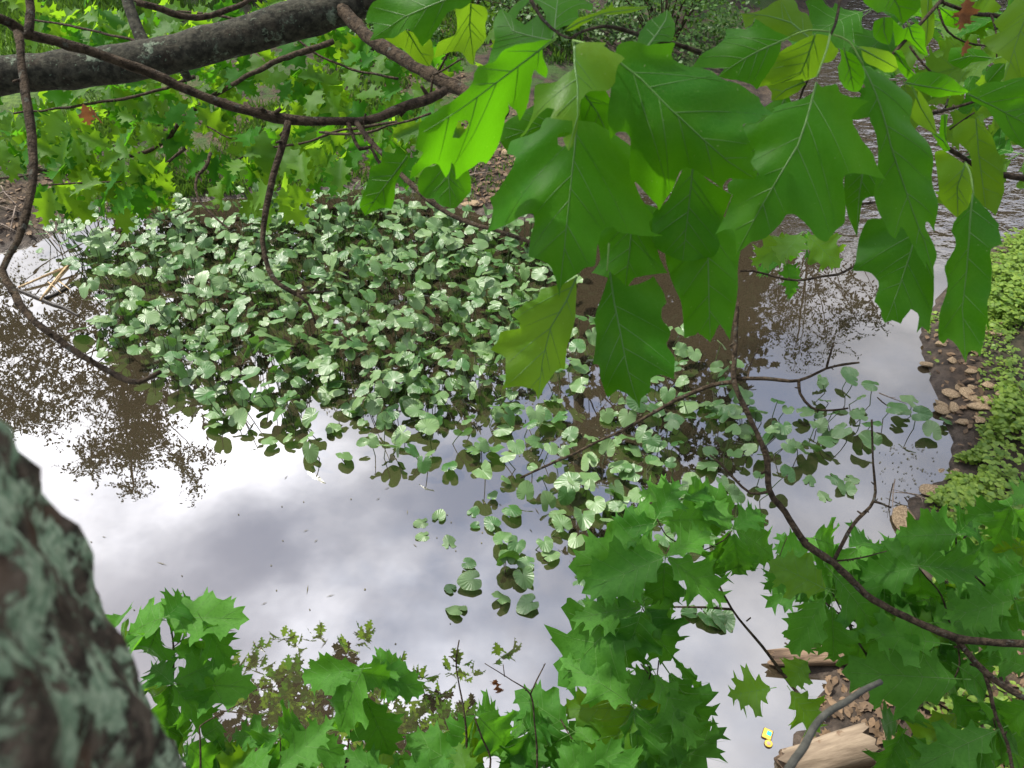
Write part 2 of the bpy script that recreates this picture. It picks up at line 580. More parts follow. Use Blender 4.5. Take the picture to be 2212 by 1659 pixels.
def shore_dist(X, Y):
    """signed distance to the water's edge, positive on land"""
    best = np.full(X.shape, 1e9)
    ins = np.zeros(X.shape, bool)
    n = len(SH)
    for i in range(n):
        ax, ay = SH[i]
        bx, by = SH[(i + 1) % n]
        dx, dy = bx - ax, by - ay
        L = dx * dx + dy * dy + 1e-12
        tt = np.clip(((X - ax) * dx + (Y - ay) * dy) / L, 0, 1)
        best = np.minimum(best, np.hypot(X - ax - tt * dx, Y - ay - tt * dy))
        if abs(by - ay) > 1e-9:
            ins ^= ((ay > Y) != (by > Y)) & (X < (bx - ax) * (Y - ay) / (by - ay) + ax)
    return np.where(ins, -best, best)


def sstep(v, a, b):
    q = np.clip((v - a) / (b - a), 0, 1)
    return q * q * (3 - 2 * q)


def lumps(X, Y):
    s = np.zeros(X.shape)
    r2 = np.random.RandomState(3)
    for k in range(26):
        fr = r2.uniform(0.5, 9.0)
        a = r2.uniform(0, 6.28)
        s += np.sin((X * math.cos(a) + Y * math.sin(a)) * fr + r2.uniform(0, 6.28)) / (fr + 0.7)
    return s * 0.02


def height(X, Y):
    d = shore_dist(X, Y)
    o = np.maximum(d, 0)
    near = 1 - sstep(Y, 0.6, 2.0)
    land = 0.02 + 0.30 * (1 - np.exp(-o / 1.1)) + 0.05 * np.minimum(o, 22) + 0.25 * sstep(o, 1.5, 5.0)
    land = land * (1 - near) + near * (0.05 + 3.35 * sstep(o, 0.0, 1.5))
    i = np.maximum(-d, 0)
    bed = -0.02 - 0.45 * (1 - np.exp(-i / 0.8))
    lump = lumps(X, Y)
    return np.where(d > 0, land + lump * sstep(o, 0, 0.6) * 1.6, bed)


def axis(lo, a, b, hi, fine, coarse):
    return np.concatenate([np.linspace(lo, a, coarse, endpoint=False), np.arange(a, b, fine), np.linspace(b, hi, coarse)])


xs = axis(-90, -9, 11, 90, 0.085, 30)
ys = axis(-40, 1.0, 17, 120, 0.085, 30)
GX, GY = np.meshgrid(xs, ys)
GZ = height(GX, GY)
nx_, ny_ = len(xs), len(ys)
idx = np.arange(nx_ * ny_).reshape(ny_, nx_)
quads = np.stack([idx[:-1, :-1], idx[:-1, 1:], idx[1:, 1:], idx[1:, :-1]], -1).reshape(-1, 4)
gm = mesh_of('ground', np.stack([GX, GY, GZ], -1).reshape(-1, 3), quads.tolist(), M['ground'])
add('ground', gm, label='brown earth banks of the pond with mud and leaf litter', kind='structure')


def hz(x, y):
    return float(height(np.array([[x]]), np.array([[y]]))[0, 0])


wm = mesh_of('pond_water', [(-90, -5, 0), (90, -5, 0), (90, 120, 0), (-90, 120, 0)], [(0, 1, 2, 3)], M['water'], smooth=False)
add('pond_water', wm, label='still muddy pond mirroring clouds and trees', kind='structure')


# ------------------------------------------------------------------ oak leaves
HALF = [(0.035, 0.0), (0.09, 0.06), (0.17, 0.13), (0.27, 0.165), (0.245, 0.225), (0.235, 0.285), (0.29, 0.345), (0.37, 0.385), (0.44, 0.40), (0.395, 0.455),
        (0.435, 0.515), (0.345, 0.53), (0.275, 0.575), (0.275, 0.64), (0.30, 0.675), (0.375, 0.735), (0.29, 0.745), (0.295, 0.79), (0.215, 0.775), (0.155, 0.80), (0.155, 0.86),
        (0.195, 0.925), (0.095, 0.915)]


DEEP = [(0.03, 0.0), (0.07, 0.07), (0.13, 0.15), (0.24, 0.155), (0.19, 0.225), (0.165, 0.29), (0.23, 0.345), (0.35, 0.38), (0.43, 0.38), (0.36, 0.455), (0.42, 0.53), (0.28, 0.53), (0.185, 0.575), (0.20, 0.64), (0.23, 0.68), (0.38, 0.74),
        (0.24, 0.745), (0.25, 0.82), (0.14, 0.77), (0.075, 0.80), (0.09, 0.86), (0.18, 0.945), (0.06, 0.92)]


def oak_outline(r, wide=1.0, half=HALF):
    out = [(0.0, -0.005)]
    a = [(x * wide * r.uniform(0.9, 1.1), y + r.uniform(-0.015, 0.015)) for x, y in half]
    b = [(-x * wide * r.uniform(0.9, 1.1), y + r.uniform(-0.015, 0.015)) for x, y in half]
    return out + a + [(0.0, 1.0)] + b[::-1]


def fill(outline, spacing, r, holes=()):
    """triangles over a 2D outline with points inside it"""
    pts = [Vector(p) for p in outline]
    n = len(pts)
    edges = [(i, (i + 1) % n) for i in range(n)]
    for h in holes:
        k = len(pts)
        pts += [Vector(p) for p in h]
        edges += [(k + i, k + (i + 1) % len(h)) for i in range(len(h))]
    xa, xb = min(p.x for p in pts), max(p.x for p in pts)
    ya, yb = min(p.y for p in pts), max(p.y for p in pts)
    y = ya + spacing * 0.5
    row = 0
    while y < yb:
        x = xa + (spacing * 0.5 if row % 2 else 0)
        while x < xb:
            q = (x + r.uniform(-.15, .15) * spacing, y + r.uniform(-.15, .15) * spacing)
            if inside(outline, *q) and not any(inside(h, *q) for h in holes):
                if min((p - Vector(q)).length for p in pts[:n]) > spacing * 0.35:
                    pts.append(Vector(q))
            x += spacing
        y += spacing * 0.87
        row += 1
    vs, _, fs, *_ = delaunay_2d_cdt(pts, edges, [], 0, 1e-6)
    faces = []
    for f in fs:
        cx = sum(vs[i].x for i in f) / len(f)
        cy = sum(vs[i].y for i in f) / len(f)
        if inside(outline, cx, cy) and not any(inside(h, cx, cy) for h in holes):
            a, b, c = (vs[i] for i in f[:3])
            faces.append(tuple(f) if (b - a).cross(c - a) > 0 else tuple(f)[::-1])
    return vs, faces


def ribbon(mb, pts, w0, w1, lift, disp):
    """a raised vein along 2D points, tent shaped, following the leaf's surface"""
    n = len(pts)
    v, f = [], []
    for i, p in enumerate(pts):
        a, b = pts[max(i - 1, 0)], pts[min(i + 1, n - 1)]
        d = Vector((b[0] - a[0], b[1] - a[1]))
        d = d.normalized() if d.length else Vector((0, 1))
        s = Vector((-d.y, d.x)) * (w0 + (w1 - w0) * i / (n - 1)) * 0.5
        for q, h in ((Vector(p) + s, 0.12), (Vector(p), 1.0), (Vector(p) - s, 0.12)):
            v.append((q.x, q.y, disp(q.x, q.y) + lift * h))
    for i in range(n - 1):
        k = i * 3
        f += [(k, k + 3, k + 4, k + 1), (k + 1, k + 4, k + 5, k + 2)]
    mb.put(v, f)


def oak_variant(seed, spacing, wide, fold, droop, curl, wave, half=HALF):
    r = random.Random(seed)
    out = oak_outline(r, wide, half)
    vs, fs = fill(out, spacing, r)
    sx = r.uniform(-0.06, 0.06)

    def disp(x, y):
        return (fold * abs(x) - droop * y * y + curl * x * x * (1 if x > 0 else -1)
                + wave * math.sin(y * 17 + seed) * (abs(x) * 2.4) + wave * 0.5 * math.sin(x * 11 + seed * 2) + sx * x)
    blade = mesh_of('oak_leaf', [(p.x, p.y, disp(p.x, p.y)) for p in vs], fs, M['oak_leaf'])
    mb = MB()
    ribbon(mb, [(0, -0.16 + 0.16 * i / 3) for i in range(3)] + [(0, y / 12) for y in range(0, 12)], 0.016, 0.004, 0.007, lambda x, y: disp(x, max(y, 0)))
    for s in (1, -1):
        for y0, tx, ty in ((0.05, .24, .175), (0.15, .42, .40), (0.30, .41, .52), (0.46, .35, .735), (0.66, .17, .92)):
            tx *= s * wide
            ribbon(mb, [(tx * k * (0.9 + 0.1 * k), y0 + (ty - y0) * (k ** 1.1)) for k in (0, .2, .4, .6, .8, .97)], 0.0065, 0.002, 0.003, disp)
    veins = mb.mesh('oak_veins', M['vein'])
    return blade, veins


OAK = [oak_variant(11 + i, 0.075, w, fo, dr, cu, wv, DEEP if i in (1, 2, 4, 7) else HALF) for i, (w, fo, dr, cu, wv) in enumerate([
    (1.0, 0.18, 0.10, 0.2, 0.03), (1.15, 0.10, 0.18, -0.3, 0.04), (0.92, 0.30, 0.05, 0.1, 0.03), (1.1, 0.05, 0.25, 0.4, 0.05),
    (1.05, 0.22, -0.06, -0.2, 0.04), (1.2, 0.15, 0.15, 0.0, 0.05), (0.85, 0.4, 0.2, 0.2, 0.03), (1.0, -0.08, 0.3, 0.2, 0.06)])]


OAK_FAR = [oak_variant(51 + i, 0.11, w, fo, dr, cu, wv, DEEP)[0] for i, (w, fo, dr, cu, wv) in enumerate([
    (0.9, 0.25, 0.15, 0.2, 0.03), (1.0, 0.4, 0.3, -0.3, 0.05), (0.8, 0.5, 0.1, 0.1, 0.03), (0.95, 0.1, 0.4, 0.4, 0.05), (0.85, 0.6, 0.25, 0.2, 0.04)])]


def tinted(me, mat, name):
    m2 = me.copy()
    m2.name = name
    m2.materials.clear()
    m2.materials.append(mat)
    return m2


OAK_FRESH = [tinted(b, M['oak_leaf_fresh'], 'oak_leaf_fresh') for b, _ in OAK]
OAK_BACKLIT = [tinted(b, M['oak_leaf_backlit'], 'oak_leaf_backlit') for b, _ in OAK]  # leaf copies in the brighter tone painted for light from behind
OAK_FAR_BACKLIT = [tinted(b, M['oak_leaf_backlit'], 'oak_leaf_backlit') for b in OAK_FAR]
OAK_DEAD = [tinted(b, M['oak_leaf_dead'], 'oak_leaf_dead') for b, _ in OAK]


def put_leaf(parent, base, direction, normal, length, var=None, backlit_tone=False, dead=False, veins=True, label=None, far=False):
    k = rng.randrange(len(OAK)) if var is None else var
    me = OAK_DEAD[k] if dead else (OAK_BACKLIT[k] if backlit_tone else OAK[k][0])
    if far:
        me = rng.choice(OAK_FAR_BACKLIT if backlit_tone else OAK_FAR)
    mtx = Matrix.Translation(base) @ frame_from(direction, normal) @ Matrix.Diagonal((length * rng.uniform(.95, 1.1), length, length, 1))
    o = add('leaf', me, parent, mtx, label=label)
    if veins and not dead and not far:
        add('vein', OAK[k][1], o)
    return o


def whorl(parent, c, axis_dir, n, length, droop=0.35, spread=(55, 100), backlit_tone=0.1, veins=True, up=None, phase=None):
    """leaves gathered at a twig's end, spreading and hanging"""
    a = axis_dir.normalized()
    s = a.orthogonal().normalized()
    b = a.cross(s)
    ph = rng.uniform(0, 6.28) if phase is None else phase
    upv = up or Vector((0, -0.25, 1))
    for i in range(n):
        th = ph + 2 * math.pi * i / n + rng.uniform(-.35, .35)
        el = R(rng.uniform(*spread))
        d = a * math.cos(el) + (s * math.cos(th) + b * math.sin(th)) * math.sin(el)
        d = (d + Vector((0, 0, -droop * rng.uniform(.6, 1.4)))).normalized()
        L = length * rng.uniform(.72, 1.15)
        nrm = upv + Vector((rng.uniform(-.5, .5), rng.uniform(-.5, .5), 0))
        put_leaf(parent, c + d * 0.16 * L, d, nrm, L, backlit_tone=rng.random() < backlit_tone, veins=veins, far=not veins)


def fa(x, y): return (237.2 + x * .35232, 1219.9 + y * .35232)
def fb(x, y): return (1152.1 + x * .38726, 1016.6 + y * .38726)
def fc(x, y): return (1669.9 + x * .38726, 1016.6 + y * .38726)


def leaf_between(parent, b, t, depth, backlit_tone=False, narrow=1.0, full=.165, face=1.0, stalk=None):
    """an oak leaf whose base and tip are seen at b and t; short-looking ones hang away"""
    lb = math.hypot(t[0] - b[0], t[1] - b[1]) / FPX * depth
    away = math.sqrt(max(0, full * full - lb * lb)) if lb < full else 0.0
    A, B = P(*b, depth), P(*t, depth + away * .5)
    d = B - A
    toc = (CAMP - A).normalized()
    nrm = toc * 1.5 * face + Vector((rng.uniform(-.7, .7), rng.uniform(-.5, .5), .45))
    k = rng.randrange(len(OAK))
    L = d.length
    mtx = Matrix.Translation(A) @ frame_from(d, nrm) @ Matrix.Diagonal((max(L, .13) * narrow * rng.uniform(.90, 1.06), L * 1.18, max(L, .12) * rng.uniform(1.0, 2.0), 1))
    o = add('leaf', OAK_BACKLIT[k] if backlit_tone else OAK_FRESH[k], parent, mtx)
    add('vein', OAK[k][1], o)


def path(pts, depth, rad):
    """picture points with depths and radii -> (points, radii)"""
    n = len(pts)
    P3, R3 = [], []
    for i, q in enumerate(pts):
        t = i / (n - 1)
        dep = depth if isinstance(depth, (int, float)) else depth[0] + (depth[1] - depth[0]) * t
        rr = rad if isinstance(rad, (int, float)) else rad[0] + (rad[1] - rad[0]) * t
        P3.append(P(q[0], q[1], dep))
        R3.append(rr)
    return P3, R3


def branch(parent, name, pts, depth, rad, mat='bark', sides=8, knots=0, label=None, rough=0.16, wander=0.22, step=0.02):
    P3, R3 = path(pts, depth, rad)
    R3 = [q * .70 for q in R3]
    # joints: swellings and small changes of direction as twigs grew year by year
    P4, R4 = [P3[0]], [R3[0]]
    for i in range(len(P3) - 1):
        seg = P3[i + 1] - P3[i]
        k = max(1, min(4, int(seg.length / .06)))
        for j in range(1, k + 1):
            q = P3[i] + seg * (j / k)
            if j < k:
                q = q + Vector((rng.uniform(-1, 1), rng.uniform(-1, 1), rng.uniform(-1, 1))) * min(.05 * seg.length / k, .004)
            P4.append(q)
            R4.append((R3[i] + (R3[i + 1] - R3[i]) * j / k) * rng.uniform(.88, 1.16))
    P3, R3 = P4, R4
    mb = MB()
    tube(mb, P3, R3, sides, step, rough=rough * 1.3, seed=rng.uniform(0, 50), freq=90, wander=wander)
    for _ in range(knots):
        k = rng.randrange(len(P3) - 1)
        t = rng.random()
        q = P3[k].lerp(P3[k + 1], t)
        rr = R3[k]
        d = Vector((rng.uniform(-1, 1), rng.uniform(-1, 1), rng.uniform(-1, 1))).normalized()
        tube(mb, [q, q + d * rr * rng.uniform(1.8, 3.2)], [rr * .6, rr * .35], 6, 0.01, rough=0.2)
    return add(name, mb.mesh(name, M[mat]), parent, Matrix.Identity(4), label=label)


# ---- leaves of the near spray, each with its own outline, distance and tilt
def traced(parent, outline, mid, d0, d1, roll=0, mat='oak_leaf', curve=0.10, fold=0.10, holes=(), petiole=None, seed=1, label=None, sub=3):
    b, tp = mid[0], mid[-1]
    P0, P1 = P(*b, d0), P(*tp, d1)
    ay = (P1 - P0).normalized()
    L = (P1 - P0).length
    az = CAMP - (P0 + P1) * 0.5
    az = (az - ay * az.dot(ay)).normalized()
    az = Quaternion(ay, R(roll)) @ az
    ax = ay.cross(az)

    def loc(q):
        d = ray(*q)
        s = (P0 - CAMP).dot(az) / d.dot(az)
        w = CAMP + d * s - P0
        return (w.dot(ax), w.dot(ay))
    r = random.Random(seed)
    o2 = [loc(q) for q in outline]
    area = sum(o2[i - 1][0] * o2[i][1] - o2[i][0] * o2[i - 1][1] for i in range(len(o2)))
    if area < 0:
        o2 = o2[::-1]
    # soften the outline between the measured points, keep the points of the lobes sharp
    n = len(o2)
    fine = []
    for i in range(n):
        a, p, q, e = (Vector(o2[(i + k) % n]) for k in (-1, 0, 1, 2))
        for j in range(sub):
            t = j / sub
            s1 = (q - a) * 0.5 * (0.0 if (a - p).angle(q - p, 3.14) < R(105) else 0.7)
            s2 = (e - p) * 0.5 * (0.0 if (p - q).angle(e - q, 3.14) < R(105) else 0.7)
            w = (2 * t ** 3 - 3 * t * t + 1) * p + (t ** 3 - 2 * t * t + t) * s1 + (-2 * t ** 3 + 3 * t * t) * q + (t ** 3 - t * t) * s2
            if j:
                w = w + Vector((r.uniform(-1, 1), r.uniform(-1, 1))) * 0.0006
            fine.append((w.x, w.y))
    mid2 = [loc(q) for q in mid]
    ph = r.uniform(0, 6)

    def midx(y):
        for i in range(len(mid2) - 1):
            (x0, y0), (x1, y1) = mid2[i], mid2[i + 1]
            if y <= y1 or i == len(mid2) - 2:
                return x0 + (x1 - x0) * max(-0.2, min(1.2, (y - y0) / (y1 - y0 + 1e-9)))
        return 0.0

    def disp(x, y):
        s = x - midx(y)
        u = y / L
        return (-fold * abs(s) - curve * L * (u - 0.5) ** 2 * 1.2 - 1.3 * s * s / L * curve * 4
                + 0.0055 * math.sin(y * 85 - abs(s) * 70 + ph) * min(1, abs(s) / 0.03) + 0.009 * math.sin(s * 34 + y * 21 + ph * 2))
    hl = [[loc(q) for q in h] for h in holes]
    vs, fs = fill(fine, 0.0095, r, hl)
    me = mesh_of('oak_leaf', [(p.x, p.y, disp(p.x, p.y)) for p in vs], fs, M[mat.replace('oak_leaf', 'oak_leaf_big')])
    mtx = Matrix.Translation(P0) @ Matrix((ax, ay, az)).transposed().to_4x4()
    o = add('leaf', me, parent, mtx, label=label)
    # veins: the midrib and one to each pointed lobe
    mb = MB()
    ml = []
    for i in range(len(mid2) - 1):
        for j in range(6):
            ml.append(tuple(Vector(mid2[i]).lerp(Vector(mid2[i + 1]), j / 6)))
    ml.append(tuple(Vector(mid2[-1]) * 0.985))
    ribbon(mb, ml, 0.0026, 0.0006, 0.0010, disp)
    for side in (1, -1):
        for u in (.08, .24, .41, .58, .75):
            y0 = (u + r.uniform(-.045, .045) + (.05 if side > 0 else 0)) * L
            q = Vector((midx(y0), y0))
            ang = R(r.uniform(36, 58) - 10 * u)
            # follow the vein outward until it meets the margin, bending toward the tip
            pts = []
            for k in range(60):
                if not inside(fine, q.x + side * .002, q.y) and k:
                    break
                pts.append((q.x, q.y))
                a2 = ang - k * .006
                q = q + Vector((side * math.sin(a2), math.cos(a2))) * .0038
            if len(pts) > 5:
                ribbon(mb, pts, 0.0012, 0.0003, 0.0006, disp)
    add('vein', mb.mesh('oak_veins', M['vein']), o)
    if petiole:
        pm = MB()
        pts = [P(*q[:2], q[2]) for q in petiole] + [P0]
        tube(pm, pts, [0.0014, *[0.0012] * (len(pts) - 2), 0.0010], 6, 0.008, rough=0.0)
        add('petiole', pm.mesh('petiole', M['stem_green']), parent, Matrix.Identity(4))
    return o


def L2(fn, pts):
    return [fn(*q) for q in pts]


spray = empty('oak_branch', P(1230, 85, 1.0), 'oak spray of large dark green lobed leaves hanging over the stream', 'branch')
HERO = [
    # name-less rows: outline, midrib, depth at base, depth at tip, roll, options
    dict(o=L2(c2, [(1400, 262), (1250, 283), (1130, 290), (1040, 330), (1000, 390), (930, 420), (890, 430), (860, 470), (850, 520), (800, 580), (700, 660), (580, 740),
                   (510, 800), (500, 870), (480, 960), (530, 985), (500, 1040), (460, 1090), (440, 1172), (480, 1150), (520, 1110), (560, 1085), (610, 1075), (640, 1110), (680, 1202),
                   (705, 1150), (715, 1080), (738, 1120), (745, 1218), (790, 1170), (850, 1130), (910, 1100), (950, 1132), (1000, 1060), (1040, 960), (1060, 860), (1070, 790), (1095, 740),
                   (1085, 680), (1105, 715), (1140, 740), (1165, 812), (1200, 740), (1220, 680), (1230, 600), (1240, 510), (1260, 465), (1300, 500), (1340, 530), (1350, 470), (1320, 400), (1310, 330), (1340, 300)]),
         m=L2(c2, [(1400, 262), (1200, 400), (980, 550), (780, 690), (520, 860)]), d=(.86, .90), roll=-12,
         h=[L2(c2, [(760, 775), (815, 770), (830, 810), (790, 865), (765, 900), (720, 897), (735, 840)])]),
    dict(o=L2(c2, [(1500, 268), (1560, 240), (1700, 228), (1690, 260), (1730, 285), (1790, 300), (1825, 325), (1790, 370), (1770, 430), (1760, 490), (1700, 545), (1640, 560), (1590, 590),
                   (1560, 640), (1545, 680), (1540, 780), (1520, 880), (1500, 960), (1475, 985), (1450, 930), (1440, 900), (1490, 880), (1505, 840), (1500, 790), (1440, 790), (1380, 785), (1365, 770),
                   (1390, 720), (1330, 695), (1260, 735), (1200, 790), (1170, 830), (1115, 835), (1180, 780), (1225, 700), (1240, 600), (1250, 545), (1330, 525), (1395, 515), (1440, 470), (1500, 430), (1495, 350)]),
         m=L2(c2, [(1500, 268), (1505, 400), (1530, 560), (1535, 760), (1478, 980)]), d=(.84, .84), roll=10, mat='oak_leaf_backlit',
         lab='insect eaten ragged oak leaf'),
    dict(o=L2(c2, [(1520, 755), (1400, 730), (1310, 720), (1280, 770), (1270, 810), (1180, 850), (1070, 870), (1050, 920), (1045, 960), (1090, 980), (1115, 1010), (1100, 1060), (1060, 1110), (1000, 1180),
                   (960, 1220), (905, 1240), (925, 1300), (910, 1380), (870, 1475), (950, 1460), (1050, 1440), (1150, 1400), (1240, 1385), (1250, 1430), (1220, 1520), (1205, 1659), (1290, 1685), (1350, 1720),
                   (1385, 1800), (1400, 1860), (1410, 1932), (1430, 1850), (1520, 1780), (1580, 1735), (1640, 1720), (1650, 1620), (1670, 1520), (1690, 1480), (1720, 1460), (1760, 1460), (1800, 1490), (1880, 1500),
                   (1960, 1505), (2040, 1500), (2090, 1490), (2010, 1470), (2000, 1400), (2030, 1370), (1960, 1280), (1920, 1210), (1890, 1140), (1880, 1000), (1890, 930), (1800, 870), (1700, 810), (1620, 770)]),
         m=L2(c2, [(1520, 755), (1505, 960), (1480, 1250), (1450, 1600), (1410, 1932)]), d=(.95, .97), roll=6, curve=.16,
         h=[L2(c2, [(1392, 880), (1400, 850), (1430, 838), (1466, 838), (1470, 880), (1450, 920), (1420, 935), (1395, 920)])], pet=[(*c2(1500, 262), .95), (*c2(1535, 500), .965)]),
    dict(o=L2(c2, [(1789, 373), (1808, 283), (1898, 254), (1995, 286), (2065, 273), (2155, 267), (2194, 265), (2175, 322), (2175, 357), (2207, 386), (2258, 412), (2348, 425), (2451, 447), (2503, 500), (2606, 530),
                   (2670, 560), (2728, 598), (2773, 618), (2800, 676), (2862, 735), (2790, 745), (2700, 795), (2620, 805), (2605, 835), (2625, 890), (2655, 960), (2655, 1040), (2700, 1168), (2610, 1165), (2530, 1160), (2500, 1200),
                   (2500, 1252), (2450, 1200), (2370, 1150), (2290, 1100), (2250, 1085), (2212, 1120), (2180, 1250), (2140, 1320), (2105, 1388), (2080, 1340), (2000, 1260), (1940, 1195), (1925, 1217), (1900, 1130), (1890, 1000),
                   (1885, 900), (1850, 855), (1790, 860), (1755, 902), (1740, 830), (1730, 760), (1745, 620), (1760, 520), (1770, 480)]),
         m=L2(c2, [(1789, 373), (1950, 510), (2120, 700), (2330, 900), (2500, 1045), (2690, 1160)]), d=(.85, .89), roll=-8, curve=.14,
         pet=[(*c2(1500, 262), .90), (*c2(1650, 300), .87)]),
    dict(o=L2(c3, [(868, 500), (900, 530), (950, 515), (1000, 512), (1020, 560), (1090, 600), (1160, 620), (1218, 630), (1150, 670), (1105, 710), (1110, 760), (1150, 830), (1190, 885), (1240, 940), (1280, 1030), (1340, 1106),
                   (1230, 1090), (1120, 1090), (1060, 1105), (1045, 1150), (1060, 1250), (1065, 1330), (1055, 1400), (1010, 1440), (970, 1490), (930, 1537), (870, 1515), (800, 1440), (730, 1385), (670, 1385), (640, 1430), (600, 1480),
                   (540, 1545), (450, 1570), (380, 1620), (345, 1647), (345, 1560), (320, 1490), (270, 1480), (198, 1510), (250, 1430), (290, 1320), (325, 1260), (290, 1230), (290, 1190), (320, 1165), (460, 1160), (505, 1150), (440, 1050),
                   (470, 980), (430, 900), (395, 830), (410, 805), (500, 795), (560, 740), (600, 700), (580, 690), (640, 660), (700, 640), (780, 610), (840, 570)]),
         m=L2(c3, [(868, 500), (800, 770), (745, 940), (620, 1160), (500, 1370), (345, 1647)]), d=(.92, .95), roll=8, curve=.12,
         pet=[(*c3(955, 225), .95), (*c3(930, 330), .93)]),
    dict(o=L2(c3, [(1170, 420), (1230, 430), (1330, 470), (1400, 500), (1480, 560), (1540, 600), (1520, 680), (1510, 770), (1560, 830), (1610, 890), (1615, 980), (1650, 1100), (1670, 1200), (1690, 1330), (1712, 1482), (1660, 1430),
                   (1632, 1425), (1630, 1465), (1680, 1570), (1690, 1660), (1660, 1720), (1655, 1805), (1630, 1740), (1600, 1677), (1605, 1745), (1555, 1661), (1511, 1529), (1475, 1470), (1450, 1465), (1417, 1540), (1368, 1512), (1335, 1401),
                   (1310, 1250), (1300, 1100), (1280, 1000), (1260, 880), (1230, 800), (1215, 755), (1120, 765), (1100, 710), (1150, 660), (1180, 600), (1160, 540), (1180, 500)]),
         m=L2(c3, [(1170, 420), (1240, 620), (1340, 940), (1480, 1250), (1600, 1550), (1655, 1805)]), d=(.97, .99), roll=-34, curve=.10, fold=.22,
         pet=[(*c3(975, 225), .97), (*c3(1080, 270), .97)]),
    dict(o=L2(c3, [(700, 235), (642, 262), (630, 330), (600, 390), (560, 450), (520, 500), (480, 560), (440, 540), (370, 530), (300, 520), (232, 503), (275, 455), (200, 440), (120, 420), (45, 405), (60, 390), (120, 330), (200, 300), (250, 260),
                   (275, 200), (263, 147), (340, 160), (400, 180), (450, 160), (470, 122), (490, 130), (540, 170), (600, 205)]),
         m=L2(c3, [(700, 235), (510, 330), (370, 410), (232, 503)]), d=(.99, 1.02), roll=14, pet=[(*c3(950, 205), .97), (*c3(820, 195), .98)]),
    dict(o=L2(z3, [(1115, 60), (1060, 230), (980, 290), (900, 340), (850, 400), (828, 492), (880, 560), (905, 640), (880, 720), (800, 820), (742, 892), (735, 970), (745, 1070), (755, 1130), (735, 1260), (700, 1380), (680, 1480), (650, 1690),
                   (660, 1780)]) + L2(c6, [(1660, 560), (1690, 525), (1740, 560), (1790, 630), (1812, 692), (1830, 620), (1870, 610), (1902, 648), (1920, 560), (1950, 430)])
           + L2(z3, [(1255, 1659), (1270, 1500), (1270, 1300), (1300, 1200), (1310, 1050), (1330, 900), (1330, 760), (1370, 700), (1458, 660), (1400, 480), (1390, 400), (1300, 280), (1200, 170)]),
         m=L2(z3, [(1115, 60), (1080, 600), (1030, 1000), (960, 1400)]) + [c6(1812, 692)], d=(1.0, 1.0), roll=16, fold=.2, pet=[(*c3(1835, 1060), 1.02), (*c3(1865, 1130), 1.01)]),
    dict(o=L2(c6, [(1550, -250), (1400, -270), (1300, -260), (1215, -250), (1160, -120), (1130, 20), (1103, 92), (1150, 95), (1230, 110), (1275, 160), (1270, 210), (1250, 260), (1238, 300), (1275, 340), (1290, 400), (1310, 437), (1360, 415), (1420, 437), (1450, 390),
                   (1490, 340), (1540, 360), (1557, 390), (1545, 450), (1540, 492), (1580, 450), (1640, 480), (1660, 300), (1630, 0), (1600, -150)]),
         m=L2(c6, [(1550, -250), (1480, 0), (1400, 220), (1310, 437)]), d=(1.08, 1.09), roll=-10),
    dict(o=L2(c5, [(1537, 130), (1530, 300), (1525, 400), (1500, 520), (1485, 620), (1475, 740), (1430, 735), (1390, 760), (1340, 830), (1310, 880), (1275, 934), (1260, 880), (1230, 860), (1150, 845), (1100, 850), (1048, 866), (1065, 800), (1065, 750),
                   (1070, 660), (1020, 630), (983, 608), (1030, 540), (1040, 490), (1168, 468), (1150, 420), (1108, 380), (1200, 310), (1290, 270), (1310, 230), (1320, 210), (1400, 190), (1470, 170)]),
         m=L2(c5, [(1537, 130), (1470, 290), (1370, 460), (1310, 680), (1275, 934)]), d=(1.0, 1.0), roll=-14, mat='oak_leaf_backlit', pet=[(*c5(1590, -60), 1.02)]),
    dict(o=L2(c5, [(1722, 95), (1690, 220), (1660, 330), (1645, 420), (1655, 500), (1640, 600), (1618, 702), (1670, 710), (1680, 780), (1700, 860), (1715, 922), (1770, 880), (1800, 870), (1860, 900), (1910, 940), (1935, 988), (1950, 920), (2000, 880), (2005, 790),
                   (2060, 770), (2148, 802), (2145, 700), (2140, 660), (2100, 600), (2085, 560), (2112, 480), (2060, 400), (2060, 330), (2085, 290), (2050, 200), (2000, 120), (1930, 160), (1830, 190), (1780, 140)]),
         m=L2(c5, [(1722, 95), (1760, 300), (1810, 500), (1870, 760), (1935, 988)]), d=(1.02, 1.01), roll=12, pet=[(*c5(1735, -80), 1.04)]),
    dict(o=[(1530, 440), (1470, 500), (1437, 540), (1460, 620), (1475, 660), (1480, 727), (1500, 722), (1510, 715), (1525, 728), (1537, 737), (1548, 712), (1555, 700), (1565, 710), (1578, 734), (1590, 650), (1597, 560), (1600, 520), (1580, 480)],
         m=[(1530, 440), (1528, 560), (1532, 660), (1537, 737)], d=(1.06, 1.05), roll=-6),
    dict(o=L2(c2, [(880, -60), (700, -90), (400, -80), (185, 0), (135, 90), (140, 130), (190, 140), (195, 200), (168, 252), (220, 245), (280, 240), (340, 240), (380, 215), (440, 190), (480, 230), (520, 297), (570, 250), (610, 200), (650, 150), (690, 90), (740, 65), (790, 62), (840, 20)]),
         m=L2(c2, [(880, -60), (640, 20), (400, 110), (168, 252)]), d=(.98, 1.0), roll=12),
    dict(o=L2(c2, [(770, 40), (800, 40), (880, 40), (940, 55), (955, 100), (950, 180), (972, 270), (930, 310), (885, 350), (870, 432), (830, 410), (790, 350), (720, 350), (618, 392), (625, 290), (680, 255), (750, 240), (765, 190), (755, 100)]),
         m=L2(c2, [(860, 40), (850, 180), (860, 300), (870, 432)]), d=(1.10, 1.16), roll=-25, mat='oak_leaf_backlit', fold=-.1),
